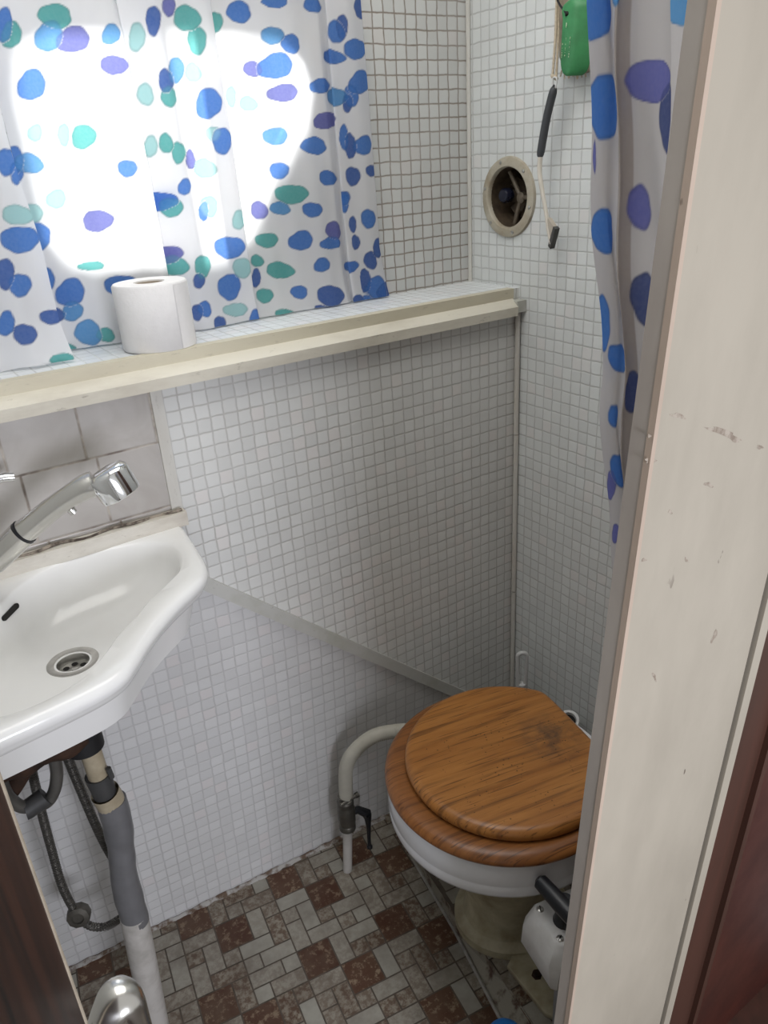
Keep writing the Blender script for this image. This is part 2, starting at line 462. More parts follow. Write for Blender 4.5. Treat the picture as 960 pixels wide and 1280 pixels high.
# ledge on top of the lower wall
quad(b, [(LX, 0, LEDGE), (0, 0, LEDGE), (0, YB, LEDGE), (LX, YB, LEDGE)], 3)
quad(b, [(LX, 0, 1.10), (0, 0, 1.10), (0, 0, LEDGE), (LX, 0, LEDGE)], 0)
struct('wall_back', b, [M['back'], M['low'], M['bigtile'], M['ledge']], smooth=False)

# recessed upper wall with the window opening
WIN = [(-.80, 1.50), (-.785, 1.56), (-.74, 1.585), (-.60, 1.592), (-.45, 1.59), (-.38, 1.578), (-.338, 1.545), (-.322, 1.50), (-.342, 1.45),
       (-.40, 1.365), (-.465, 1.275), (-.51, 1.25), (-.57, 1.245), (-.72, 1.255), (-.775, 1.27), (-.80, 1.31)]
b = B()
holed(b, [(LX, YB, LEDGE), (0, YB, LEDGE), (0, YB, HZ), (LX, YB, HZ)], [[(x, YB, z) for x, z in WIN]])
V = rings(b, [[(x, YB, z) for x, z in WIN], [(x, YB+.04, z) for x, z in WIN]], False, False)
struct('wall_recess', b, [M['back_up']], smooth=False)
def grow(o, d):
    cx = sum(p[0] for p in o)/len(o); cz = sum(p[1] for p in o)/len(o); out = []
    for x, z in o:
        l = math.hypot(x-cx, z-cz); out.append((cx+(x-cx)*(l+d)/l, cz+(z-cz)*(l+d)/l))
    return out
b = B()
o1, o0 = grow(WIN, .002), grow(WIN, -.022)
rings(b, [[(x, YB+y, z) for x, z in o] for o, y in ((o1, .022), (o0, .022), (o0, .04), (o1, .04))], closed=True)
w = struct('window_1', b, M['window_paint'], loc=(-.67, YB+.03, 1.25))
b = B(); rings(b, [[(x, YB+y, z) for x, z in grow(WIN, -.02)] for y in (.029, .033)])
obj('pane', b, M['glass'], w, smooth=False)

# right wall with the round vent hole
VC = Vector((0, .029, 1.306)); VR = .052
b = B()
hole = [(0, VC.y+VR*math.cos(2*PI*i/40), VC.z+VR*math.sin(2*PI*i/40)) for i in range(40)]
holed(b, [(0, FY-.05, 0), (0, YB, 0), (0, YB, HZ), (0, FY-.05, HZ)], [hole])
struct('wall_right', b, M['right'], smooth=False)
b = B(); quad(b, [(LX, FY, 0), (LX, YB, 0), (LX, YB, HZ), (LX, FY, HZ)]); struct('wall_left', b, M['plainwall'], smooth=False)
b = B(); box(b, (LX-.02, FY-.02, HZ), (.02, YB+.02, HZ+.03)); struct('ceiling', b, M['ceiling'], smooth=False)

# ---------------------------------------------------------------- floor: vinyl printed with a pinwheel of small tiles
PL = .195; U = PL/6; PHI = -.143
ea = Vector((math.cos(PHI), math.sin(PHI))); eb = Vector((math.sin(PHI), -math.cos(PHI)))
pc = pix(242.5, 1152, 2, 0); ORG = Vector((pc.x, pc.y)) - ea*U - eb*U
UNIT = [(0, 0, 2, 2, 1), (2, 2, 2, 2, 1), (2, 0, 1, 2, 0), (3, 0, 2, 1, 0), (3, 1, 1, 1, 0), (4, 1, 2, 1, 0), (5, 0, 1, 1, 0),
        (0, 2, 2, 1, 0), (0, 3, 1, 1, 0), (1, 3, 1, 2, 0), (4, 2, 1, 2, 0), (5, 2, 1, 1, 0), (5, 3, 1, 2, 0), (0, 4, 1, 2, 0), (2, 4, 1, 1, 0),
        (3, 4, 2, 1, 0), (1, 5, 2, 1, 0), (3, 5, 1, 1, 0), (4, 5, 2, 1, 0)]
def vinyl_mesh(bm, conv, z, org=ORG, rot=0):
    lay = bm.faces.layers.float.get('tint') or bm.faces.layers.float.new('tint')
    rnd = random.Random(5)
    xs = [p[0] for p in conv]; ys = [p[1] for p in conv]
    g = U*.045
    for i in range(-14, 15):
        for j in range(-14, 15):
            for (a, bb, w_, h_, red) in UNIT:
                t = rnd.random()
                if i == 1:      # the sheet is cut here: the next repeat starts one tile early
                    if a >= 5: continue
                    w_ = min(w_, 5-a)
                q = []
                for (s, r) in ((a, bb), (a+w_, bb), (a+w_, bb+h_), (a, bb+h_)):
                    gs = g if s == a else -g; gr = g if r == bb else -g
                    p = org + ea*((i*6-(i >= 2)+s)*U+gs) + eb*((j*6+r)*U+gr); q.append((p.x, p.y))
                if max(p[0] for p in q) < min(xs) or min(p[0] for p in q) > max(xs) or max(p[1] for p in q) < min(ys) or min(p[1] for p in q) > max(ys): continue
                q = clip(q, conv)
                if len(q) < 3: continue
                vs = [bm.verts.new((x, y, z)) for x, y in q]
                try: f = bm.faces.new(vs)
                except ValueError: continue
                f.material_index = 1+red; f[lay] = t
FM = [M['fl_grout'], M['fl_grey'], M['fl_rust']]
b = B(); b.faces.layers.float.new('tint')
fl = [(-2.2, -2.3), (.6, -2.3), (.6, .14), (-2.2, .14)]
quad(b, [(x, y, 0) for x, y in fl])
vinyl_mesh(b, [(-1.3, -.95), (.02, -.95), (.02, .12), (-1.3, .12)], .0006)
struct('floor', b, FM, smooth=False)

# tiled plinth the toilet stands on
PZ = .04
pb = [(-.327+.0, .02), (-.372, -.086), (-.409, -.286), (-.447, -.446), (-.515, -.76)]
pt = [(-.352, .02), (-.378, -.074), (-.404, -.28), (-.421, -.465), (-.470, -.76)]
b = B(); b.faces.layers.float.new('tint')
topc = [pt[0], pt[-1], (0, -.76), (0, .02)]
quad(b, [(x, y, PZ) for x, y in pt]+[(0, -.76, PZ), (0, .02, PZ)])
conv = [(-.352, .02), (-.470, -.76), (0, -.76), (0, .02)]
vinyl_mesh(b, conv, PZ+.0006, ORG+ea*.012+eb*.05)
for i in range(4):
    quad(b, [(*pb[i], 0), (*pb[i+1], 0), (*pt[i+1], PZ), (*pt[i], PZ)], 3)
struct('floor_plinth', b, FM+[M['cove']], smooth=False)
b = B(); tube(b, [(x-.002, y, .002) for x, y in pb], .0035, 8); struct('trim_1', b, M['covebead'])

b = B()
rd = random.Random(9); pts = []
n_ = 90
for i in range(n_+1):
    x = LX+(-.36-LX)*i/n_; pts.append(Vector((x, lowy(x, 0)-.004+.0025*math.sin(i*1.7)*rd.random(), .0005)))
tube(b, pts, lambda t: .0045+.003*abs(math.sin(t*61)*math.sin(t*17)), 8)
struct('baseboard_back', b, M['grime2'])
# ---------------------------------------------------------------- setting: trims
b = B(); rings(b, [[(x, y, z) for y, z in ((.004, 1.103), (-.023, 1.103), (-.0235, 1.1195), (-.008, 1.1325), (.004, 1.1325))] for x in (LX, -.022)]); struct('trim_2', b, M['sill'], bevel=.0015)
b = B(); box(b, (LX, -.006, 1.131), (-.018, .012, 1.1505)); struct('trim_3', b, M['bead'], bevel=.004)
b = B(); box(b, (-.0235, -.022, 1.108), (-.001, .0, 1.129)); struct('trim_4', b, M['diag'], bevel=.002)     # end block of the sill
b = B()
for x, z0_, z1_ in ((-.006, .05, .49), (-.006, .493, .86), (-.007, .862, 1.104)):
    tube(b, [(x, -.006, z0_), (x, -.006, z1_)], .0052, 10)
struct('trim_5', b, M['corner'])
b = B(); box(b, (TX-.018, -.004, .90), (TX-.001, .003, 1.104)); struct('trim_6', b, M['bigtrim'], bevel=.0015)
# diagonal strip over the joint of the two wall panels
b = B()
fm = Matrix((ft, Vector((0, 1, 0)), -fn)).transposed()
L = (F1-F0).length
mt = Matrix.Translation(F0) @ fm.to_4x4()
box(b, (-.10, -.007, -.012), (L+.10, .004, .010), mt)
struct('trim_7', b, M['diag'], bevel=.002)
b = B(); tube(b, [(-.004, YB-.004, LEDGE), (-.004, YB-.004, HZ)], .004, 8); struct('trim_8', b, M['corner'])
# painted batten behind the basin, with the crumbling joint above it
b = B(); box(b, (LX, -.020, .886), (TX-.001, .002, .909)); struct('trim_9', b, M['batten'], bevel=.002)
b = B()
pts = [Vector((x, -.010+.003*math.sin(x*90), .9105+.0015*math.sin(x*61))) for x in [LX+i*.01 for i in range(int((TX+.006-LX)/.01))]]
tube(b, pts, .0026, 8); struct('trim_10', b, M['grime'])

# ---------------------------------------------------------------- doorway: partition, jamb, panelling
LEAN = .054
JZ = 1.454
def jm(): # local frame leaning with the partition: x right, y into the room, z up
    return Matrix.Translation((0, -.8, JZ)) @ Matrix.Rotation(math.atan(LEAN), 4, 'X')
J = jm(); zl, zh = -1.46, .50
b = B(); box(b, (-.6195, .0012, zl), (-.600, .0175, zh), J); struct('trim_11', b, M['jambedge'], bevel=.0015)
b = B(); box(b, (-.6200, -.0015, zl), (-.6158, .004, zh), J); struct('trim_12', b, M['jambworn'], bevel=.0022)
b = B(); box(b, (-.6160, .0005, zl), (-.4215, .0135, zh), J); 
def jp(u, v):   # point of the leaning jamb face
    d = CR*((u-480)/960) + CD*((v-640)/960) + CF; n_ = Vector((0, 1, LEAN)); n_.normalize()
    p0 = J @ Vector((0, .0004, 0)); return CP + d*((p0-CP).dot(n_)/d.dot(n_))
rj = random.Random(4)
for u_, v_, a_, c_, an in ((905, 541, 20, 4, .35), (916, 548, 10, 3, .5), (950, 559, 4, 2.5, 0), (886, 606, 6, 2.5, .4), (848, 520, 9, 3, .2), (813, 576, 7, 3, .1), (893, 795, 9, 2, 2.0), (818, 846, 6, 1.5, 1.2), (805, 700, 3, 2, 0), (858, 700, 3, 1.5, 1), (838, 640, 3, 2, 1), (812, 545, 3, 2, 0)):
    k_ = jp(u_, v_); e_ = jp(u_+1, v_)-k_; g_ = jp(u_, v_+1)-k_; ring_ = []
    for i in range(18):
        t = 2*PI*i/18; rr = 1+.25*math.sin(3*t+u_)+.15*math.sin(5*t+v_)
        x_, y_ = a_*rr*math.cos(t), c_*rr*math.sin(t)
        ring_.append(k_+e_*(x_*math.cos(an)-y_*math.sin(an))+g_*(x_*math.sin(an)+y_*math.cos(an)))
    rings(b, [[p+Vector((0, dy, 0)) for p in ring_] for dy in (.0006, -.0001)], mi=1)
struct('trim_13', b, [M['jamb'], M['scuff']], smooth=False)
b = B(); box(b, (-.4225, .004, zl), (-.4165, .013, zh), J); struct('trim_14', b, M['gap'])  # near-black strip filling the gap between jamb board and trim
b = B(); box(b, (-.4175, -.003, zl), (-.403, .0135, zh), J); struct('trim_15', b, M['jamb'], bevel=.0015)
b = B(); box(b, (-.4035, .004, zl), (-.02, .050, zh), J); box(b, (-.335, -.003, zl), (-.325, .01, zh), J); box(b, (-.02, .02, zl), (.5, .05, zh), J); box(b, (-.4035, -.06, zl), (.5, .02, zl+.10), J)
struct('wall_front', b, M['brown'], bevel=.002)
b = B(); box(b, (-.320, .0015, zl), (-.03, .02, zh), J); struct('trim_16', b, M['mahogany'], bevel=.003)
b = B(); box(b, (LX, FY, 1.88), (-.60, FY+.05, HZ)); struct('trim_17', b, M['jamb'], bevel=.002)     # head of the doorway

# dark door leaf on the left, standing open, with a bright handle
E0 = Vector((-1.0405, -.80, 0)); dd = Vector((-.34, -.94, 0)).normalized(); dn = Vector((-dd.y, dd.x, 0)); dn = dn if dn.x < 0 else -dn
DM = Matrix((dd, dn, Vector((0, 0, 1)))).transposed().to_4x4(); DM.translation = E0
b = B(); box(b, (0, 0, .02), (.62, .035, 1.86), DM)
box(b, (.10, -.004, .15), (.52, .002, .80), DM)
d1 = struct('door_1', b, M['darkwood'], bevel=.003, loc=E0)
b = B(); box(b, (-.0006, -.0008, .02), (.0010, .0010, 1.86), DM); obj('edge_highlight', b, M['tagwood'], d1, label='pale strip painted as edge highlight')  # thin pale strip paints in a highlight along the leaf's far edge
b = B()
hq = lambda u_, v_: pix(u_, v_+17, 1, -.795)
pts = spline([hq(84, 1296), hq(106, 1290), hq(124, 1276), hq(136, 1252), hq(147, 1233), hq(158, 1234), hq(168, 1252), hq(177, 1280), hq(184, 1320)], 8)
tube(b, pts, lambda t: .0098+.0030*math.exp(-((t-.36)/.16)**2)-.0015*t, 18, flat=.75)
obj('door_handle', b, M['chrome_dull'], d1, label='polished metal door handle')

# ---------------------------------------------------------------- corner basin
# plan in corner coordinates a = along the back wall, c = along the left wall; symmetric about the diagonal
BX, BZ = -1.098, .888
def bp(a, c, z): return Vector((BX+a, -c*.968-.002, z))
half = [(.382, .006), (.383, .02), (.379, .06), (.372, .12), (.364, .165), (.351, .193), (.330, .213), (.300, .237)]
outer = [(.004, .004), (.13, .004), (.26, .004)] + half + [(.267, .267)] + [(c, a_) for a_, c in half[::-1]] + [(.004, .26), (.004, .13)]
ih = [(.190, .022), (.262, .020), (.316, .034), (.342, .064), (.345, .110), (.328, .155), (.296, .187), (.265, .212)]
inner = [(.100, .100)] + [(.135, .055)] + ih + [(.240, .240)] + [(c, a_) for a_, c in ih[::-1]] + [(.055, .135)]
ctr = (.165, .165)
def poly_ray(poly, ang):
    """distance from ctr to a smooth closed outline in direction ang"""
    dx, dy = math.cos(ang), math.sin(ang); best = None
    for i in range(len(poly)):
        x1, y1 = poly[i][0]-ctr[0], poly[i][1]-ctr[1]; x2, y2 = poly[(i+1) % len(poly)][0]-ctr[0], poly[(i+1) % len(poly)][1]-ctr[1]
        den = dx*(y2-y1)-dy*(x2-x1)
        if abs(den) < 1e-12: continue
        t = (x1*(y2-y1)-y1*(x2-x1))/den; s_ = (x1*dy-y1*dx)/den
        if t > 0 and -1e-6 <= s_ <= 1+1e-6 and (best is None or t < best): best = t
    return best
so = [(p.x, p.y) for p in spline([(x, y, 0) for x, y in outer], 8, True)]
si = [(p.x, p.y) for p in spline([(x, y, 0) for x, y in inner], 8, True)]
NB = 160
angs = [2*PI*i/NB for i in range(NB)]
RO = [poly_ray(so, t) for t in angs]; RI = [poly_ray(si, t) for t in angs]
DR = (.166, .158); DZ = .8065
def bring(f):
    out = []
    for i, t in enumerate(angs):
        r, z = f(i); out.append(bp(ctr[0]+r*math.cos(t), ctr[1]+r*math.sin(t), z))
    return out
def inring(k, z):   # bowl section: k = 1 at the inner rim, 0 at the drain
    out = []
    for i, t in enumerate(angs):
        ax, ay = ctr[0]+RI[i]*math.cos(t), ctr[1]+RI[i]*math.sin(t)
        bx_, by_ = DR[0]+.021*math.cos(t), DR[1]+.021*math.sin(t)
        out.append(bp(bx_+(ax-bx_)*k, by_+(ay-by_)*k, z))
    return out
rs = []
rs.append(bring(lambda i: (RO[i]*.45, .786)))
rs.append(bring(lambda i: (RO[i]*.80, .806)))
rs.append(bring(lambda i: (RO[i]-.022, .8555)))
rs.append(bring(lambda i: (RO[i]-.013, .8565)))
rs.append(bring(lambda i: (RO[i]-.009, .859)))
rs.append(bring(lambda i: (RO[i]-.006, .864)))
rs.append(bring(lambda i: (RO[i]-.003, .869)))
rs.append(bring(lambda i: (RO[i]-.001, .872)))
rs.append(bring(lambda i: (RO[i]-.000, .878)))
rs.append(bring(lambda i: (RO[i]-.003, .8845)))
rs.append(bring(lambda i: (RO[i]-.009, .888)))
rs.append(bring(lambda i: (RO[i]+(RI[i]-RO[i])*.55, BZ)))
rs.append(bring(lambda i: (RI[i]+.003, BZ-.0008)))
rs.append(inring(1, BZ-.003))
for k, z in ((.975, .880), (.94, .868), (.88, .852), (.78, .836), (.62, .8225), (.42, .8135), (.2, .8085), (0, DZ)): rs.append(inring(k, z))
b = B(); rings(b, rs, True, False)
basin = thing('corner_basin', 'white ceramic corner basin with a curved front under the chrome tap', 'basin', (BX, 0, .80))
obj('bowl', b, M['ceramic'], basin)
dc = bp(*DR, DZ)
b = B(); lathe(b, dc, (0, 0, 1), [(.0335, -.0005), (.033, .0016), (.030, .0022), (.024, .001), (.0215, -.004), (.021, -.012), (.0205, -.014)], 40, False, False)
dr = obj('drain_ring', b, M['steel'], basin)
b = B(); lathe(b, dc+Vector((0, 0, -.012)), (0, 0, 1), [(.0215, -.002), (.0215, 0), (.015, .0008), (.004, .0005), (.0038, .002), (.001, .0022)], 32)
st_ = obj('strainer', b, M['steel'], basin)
b = B()
for i in range(6):
    t = 2*PI*i/6+.3
    lathe(b, dc+Vector((.0125*math.cos(t), .0125*math.sin(t), -.0115)), (0, 0, 1), [(.0042, -.001), (.0042, .0006)], 16)
obj('strainer_hole', b, M['hole'], st_)
# overflow slot in the back slope of the bowl
b = B()
oc = bp(.117, .117, .868); tdir = Vector((1, 1, 0)).normalized(); nd = Vector((1, -1, .35)).normalized(); up = nd.cross(tdir).normalized()
pts = []
for sgn in (1, -1):
    for k in range(9):
        t = -PI/2+PI*k/8
        pts.append((sgn*(.0155+.0036*math.cos(t)), sgn*.0036*math.sin(t)))
# sink the slot to where the bowl surface actually lies
dep = bpy.context.evaluated_depsgraph_get()
bowl = bpy.data.objects['bowl']; bpy.context.view_layer.update()
ok, hit, hn, _ = bowl.ray_cast(Vector((.165, -.150, .0705)), Vector((-1, 1, 0)).normalized())
oc = (hit + wloc(basin)) if ok else oc
oc = oc + Vector((1, 1, 0)).normalized()*.011
nd = hn if ok else nd
if nd.dot(Vector((1, -1, .3))) < 0: nd = -nd
tdir = (tdir - nd*tdir.dot(nd)).normalized(); up = nd.cross(tdir)
rings(b, [[oc+tdir*x+up*y+nd*h for x, y in pts] for h in (-.002, .0012)])
obj('overflow_slot', b, M['hole'], basin, label='dark overflow slot')
# rusty bracket under the basin
b = B()
bq = lambda u_, v_, y_: pix(u_, v_, 1, y_)
tube(b, spline([bq(-40, 985, -.17), bq(0, 968, -.17), bq(40, 950, -.17), bq(80, 934, -.165), bq(106, 920, -.16)], 6), lambda t: .015+.003*math.sin(t*17), 12)
tube(b, spline([bq(-30, 960, -.12), bq(30, 945, -.12), bq(95, 922, -.12)], 6), .022, 10); tube(b, spline([bq(-10, 1012, -.14), bq(14, 988, -.14), bq(34, 955, -.14)], 6), .012, 10)
obj('bracket', b, M['rust'], basin, label='rusty iron bracket')

# ---------------------------------------------------------------- mixer tap with pull-out spray
tb = bp(.062, .058, BZ)
tap = thing('basin_tap', 'chrome mixer tap with pull-out spray head reaching over the basin', 'tap', tb)
b = B(); lathe(b, tb, (0, 0, 1), [(.027, 0), (.027, .006), (.023, .010), (.021, .03), (.021, .09), (.023, .10), (.022, .128), (.014, .136)], 32)
obj('tap_body', b, M['chrome'], tap)
b = B(); l0 = tb+Vector((0, 0, .132)); l1 = pix(17, 596, 1, -.05)
tube(b, spline([l0, l0+Vector((.03, 0, .012)), l1+Vector((-.02, 0, .002)), l1], 6), lambda t: .0085-.001*t, 14, flat=.8); obj('lever', b, M['chrome'], tap)
sA = tb+Vector((.012, -.008, .035)); sB = pix(-8, 702, 1, -.095); sC = pix(31, 664, 1, -.112); sD = pix(70, 632, 1, -.128); sE = pix(104, 610, 1, -.142); sF = pix(132, 600, 1, -.150)
b = B(); tube(b, [sA, sB, sB+(sC-sB)*.93], lambda t: .0155+.002*t, 24); obj('spout_tube', b, M['chrome_dull'], tap)
b = B(); tube(b, [sB+(sC-sB)*.92, sC], .0172, 24); obj('neck_ring', b, M['black'], tap)
b = B(); ax = (sD-sC).normalized()
tube(b, spline([sC, sC+(sD-sC)*.3, sD, sE, sE+(sF-sE)*.5], 8), lambda t: .0172-.0022*math.sin(PI*t)+.001*t, 24, flat=.92)
obj('spray_handle', b, M['chrome_dull'], tap)
# round spray head: a short drum whose mouth points down and forward
hd = (CF*.36 + CR*.46 + CD*.80).normalized()
b = B(); hc = pix(132, 590, 1, -.150)
lathe(b, hc, hd, [(.004, -.0045), (.017, -.004), (.0235, -.002), (.0268, .002), (.0275, .006), (.0262, .031), (.0254, .035), (.023, .036), (.0225, .032), (.002, .0315)], 40)
sh = obj('spray_head', b, M['chrome'], tap)
b = B(); lathe(b, hc+hd*.0320, hd, [(.0215, 0), (.016, .0012), (.002, .0015)], 28); obj('nozzle_plate', b, M['greydark'], sh)
b = B(); tr = sD+(sE-sD)*.4; tube(b, [tr+Vector((0, 0, -.013)), tr+Vector((.004, -.002, -.0205))], .005, 12); obj('trigger', b, M['chrome_dull'], tap)

# ---------------------------------------------------------------- waste pipe
wp = thing('waste_pipe', 'waste pipe under the basin with grey rubber sleeve and white lower end', 'pipe', (-.955, -.118, 0))
def wpx(u, v, y): return pix(u, v, 1, y)
b = B(); t0 = dc+Vector((0, 0, -.012)); t1 = wpx(105, 928, -.145)
lathe(b, (t1.x, t1.y, t1.z-.012), (0, 0, 1), [(.020, 0), (.026, .004), (.026, .028), (.022, .032), (.023, .05), (.024, .075), (.030, .10)], 28)
obj('trap', b, M['black_rubber'], wp)
b = B(); p0 = wpx(112, 935, -.145); p1 = wpx(128, 985, -.140); tube(b, [p0, p1], .0145, 20); obj('stub_pipe', b, M['beige'], wp, label='beige plastic stub pipe')
b = B(); tube(b, [wpx(122, 968, -.14), wpx(131, 992, -.14)], lambda t: .0185-.002*t, 20); tube(b, [wpx(135, 960, -.158), wpx(140, 972, -.158)], .004, 8)
obj('pipe_clamp', b, M['greydark'], wp)
b = B(); tube(b, spline([wpx(131, 990, -.14), wpx(137, 1000, -.138), wpx(142, 1010, -.136)], 6), .0205, 20, cap=False); tube(b, [wpx(136, 996, -.137), wpx(139, 1003, -.137)], .019, 20)
obj('taped_joint', b, M['beige'], wp)
b = B()
sl = spline([wpx(139, 1000, -.137), wpx(147, 1030, -.136), wpx(152, 1065, -.134), wpx(155, 1095, -.132), wpx(162, 1125, -.13), wpx(170, 1152, -.13)], 10)
tube(b, sl, lambda t: .0208+.0012*math.sin(t*9+.6)+.0006*math.sin(t*31)*math.sin(t*5), 28); obj('rubber_sleeve', b, M['greysleeve'], wp)
b = B(); tube(b, [wpx(167, 1143, -.13), Vector((-.956, -.1165, -.01))], .0218, 28); obj('lower_pipe', b, M['whitepipe'], wp, label='scuffed white pipe down to the floor')

# hoses under the basin
def hose(name, label, cat, pts, r, mat, rib=0, ribmat=None, base=None):
    h = thing(name, label, cat, base or pts[-1]); b = B()
    p = spline(pts, 14)
    if rib: p = resample(p, rib)
    tube(b, p, r, 14, rib=.0006 if rib else 0); obj('hose', b, mat, h); return h
y1 = -.045
h1_ = hose('supply_hose', 'braided supply hose hanging left of the grey waste pipe, looping below it', 'hose',
     [wpx(30, 915, -.10), wpx(38, 955, -.08), wpx(52, 1015, -.06), wpx(64, 1060, y1), wpx(78, 1108, y1), wpx(96, 1142, y1), wpx(112, 1157, y1-.005), wpx(132, 1158, y1-.01), wpx(150, 1148, y1-.03), wpx(160, 1138, -.055)], .0065, M['braid'], .0028, base=wpx(100, 1145, y1))
b = B(); k = wpx(99, 1145, y1-.004); lathe(b, k+Vector((.004, .010, 0)), (-.35, -.9, .25), [(.012, 0), (.019, .004), (.020, .012), (.018, .020), (.010, .022), (.009, .019), (.002, .019)], 10)
obj('union_nut', b, M['brass_dirty'], h1_)
hose('supply_hose', 'braided hose sloping from the basin bracket to behind the grey waste pipe', 'hose',
     [wpx(78, 925, -.09), wpx(84, 945, -.085), wpx(100, 985, -.075), wpx(120, 1032, -.07), wpx(136, 1064, -.07), wpx(150, 1085, -.07)], .0068, M['braid'], .0028, base=wpx(110, 1005, -.075))
h3 = hose('spray_hose', 'smooth grey hose loop hanging from the basin in front of the braided hoses', 'hose',
     [wpx(-14, 905, -.16), wpx(-3, 960, -.16), wpx(8, 992, -.16), wpx(24, 1007, -.16), wpx(40, 1008, -.16), wpx(58, 1003, -.16), wpx(68, 988, -.16), wpx(71, 965, -.16), wpx(66, 942, -.16), wpx(58, 925, -.155), wpx(52, 905, -.15)], .0085, M['greyhose'], base=wpx(40, 1008, -.16))
b = B(); k = wpx(44, 1005, -.16); tube(b, [k+Vector((-.014, 0, -.003)), k+Vector((-.010, 0, -.003)), k+Vector((.010, 0, .003)), k+Vector((.015, -.0, .005))], .0135, 14)
obj('hose_weight', b, M['greydark'], h3)

# ---------------------------------------------------------------- toilet
T = Vector((-.320, -.337, 0)); e1 = Vector((math.cos(YAW), math.sin(YAW), 0)); e2 = Vector((-math.sin(YAW), math.cos(YAW), 0))
def tp(a, c, z): return T + e1*a + e2*c + Vector((0, 0, z))
wc = thing('toilet', 'white toilet with closed oak lid standing on the tiled plinth', 'toilet', (T.x, T.y, PZ))
def trings(bm, lst, n=72, cap0=True, cap1=True):
    rings(bm, [[tp(a0+rx*math.cos(2*PI*i/n), ry*math.sin(2*PI*i/n), z) for i in range(n)] for a0, rx, ry, z in lst], cap0, cap1)
b = B()
trings(b, [(-.012, .150, .150, .322), (-.015, .178, .176, .326), (-.017, .190, .188, .331), (-.018, .1965, .195, .337), (-.018, .199, .198, .345), (-.018, .1995, .1985, .358), (-.018, .1985, .1975, .3605), (-.018, .1985, .1975, .363),
           (-.018, .1995, .1985, .366), (-.018, .198, .197, .395), (-.018, .194, .193, .404), (-.018, .17, .17, .405)])
obj('bowl', b, M['bowl'], wc)
b = B()
trings(b, [(.01, .115, .10, PZ), (.008, .113, .098, PZ+.016), (.005, .092, .083, PZ+.026), (.0, .080, .078, .09), (0, .082, .082, .13), (0, .092, .094, .18), (-.004, .112, .112, .25), (-.010, .150, .150, .3235)])
# foot flange reaching towards the pump
pf = [tp(x, y, 0) for x, y in ((-.02, -.07), (.10, -.06), (.10, -.30), (.035, -.30), (-.045, -.20), (-.06, -.10))]
prism(b, [(p.x, p.y) for p in pf], PZ, PZ+.012, .003)
obj('pedestal', b, M['pedestal'], wc, label='grimy cream pedestal')
def dcut(R, cut, a0, rc, n=96):
    """round outline with a straight back edge, softened corners"""
    out = []
    for i in range(n):
        t = 2*PI*i/n; x, y = R*math.cos(t), R*math.sin(t)
        if x > cut-a0:
            k = (cut-a0); over = x-k; x = k + rc*(1-math.exp(-over/rc))*.55
        out.append((a0+x, y))
    return out
b = B()
lo = dcut(.181, .136, -.002, .012)
def lring(o, s, z):
    return [tp(x*(1-s/.181), y*(1-s/.181), z) for x, y in o]
L0 = .4285
rings(b, [lring(lo, .02, L0), lring(lo, .008, L0), lring(lo, .002, L0+.003), lring(lo, 0, L0+.009), lring(lo, .001, L0+.014), lring(lo, .004, L0+.018), lring(lo, .0095, L0+.0212), lring(lo, .016, L0+.0222), lring(lo, .06, L0+.0225)])
lid = obj('lid', b, M['lid'], wc, label='worn oak lid with dark stains')
b = B()
for s in ((.19, 0),):
    so_ = dcut(.204, .135, -.016, .012)
    def sring(d, z): return [tp(-.016+(x+.016)*(1-d/.204), y*(1-d/.204), z) for x, y in so_]
    rings(b, [sring(.045, .405), sring(.012, .4045), sring(.004, .407), sring(0, .413), sring(.0, .417), sring(.004, .423), sring(.013, .4275), sring(.022, .4282), sring(.06, .4275), sring(.075, .42)])
obj('seat', b, M['seat'], wc, label='darker varnished wooden seat ring')
for c_ in (-.07, .07):
    b = B(); tube(b, [tp(.134, c_-.022, .424), tp(.134, c_+.022, .424)], .007, 14); lathe(b, tp(.130, c_, .396), (0, 0, 1), [(.016, 0), (.016, .008), (.008, .012), (.008, .03)], 18)
    obj('hinge', b, M['black'], wc)
b = B(); prism(b, [(p.x, p.y) for p in [tp(x, y, 0) for x, y in ((.10, -.10), (.150, -.09), (.150, .09), (.10, .10))]], .345, .398, .006); obj('hinge_shelf', b, M['bowl'], wc)

# hand pump beside the toilet
pp = thing('toilet_pump', 'white hand pump housing with black lever in front of the oak lidded toilet', 'pump', tuple(tp(-.02, -.19, PZ)))
sm_ = pix(684.5, 1156.5, 2, .332); sm_.z = 0   # middle between the two front screws
def qp(a, c, z): return sm_ + e1*a + e2*c + Vector((0, 0, z))
def oct_(x0, x1, y0, y1, k, z):
    return [qp(x, y, z) for x, y in ((x0+k, y0), (x1-k, y0), (x1, y0+k), (x1, y1-k), (x1-k, y1), (x0+k, y1), (x0, y1-k), (x0, y0+k))]
b = B()
rings(b, [oct_(-.018, .086, -.046, .046, .006, .252), oct_(-.020, .086, -.048, .048, .008, .257), oct_(-.020, .086, -.048, .048, .012, .298), oct_(-.007, .080, -.040, .040, .010, .329), oct_(-.004, .077, -.037, .037, .012, .333)])
obj('housing', b, M['pump'], pp, bevel=.003)
b = B(); rings(b, [oct_(.030, .085, -.028, .028, .012, PZ+.01), oct_(.030, .085, -.028, .028, .012, .254)]); obj('cylinder', b, M['greycyl'], pp)
for a_, c_ in ((.004, .0265), (.004, -.0265), (.068, .0265), (.068, -.0265)):
    b = B(); lathe(b, qp(a_, c_, .332), (0, 0, 1), [(.0055, 0), (.0055, .002), (.004, .0032), (.001, .0034)], 16); s1 = obj('screw', b, M['steel'], pp)
    b = B(); box(b, (-.0048, -.0006, 0), (.0048, .0006, .0012), Matrix.Translation(qp(a_, c_, .3346)) @ Matrix.Rotation(.6+a_*9+c_*11, 4, 'Z')); obj('screw_slot', b, M['hole'], s1)
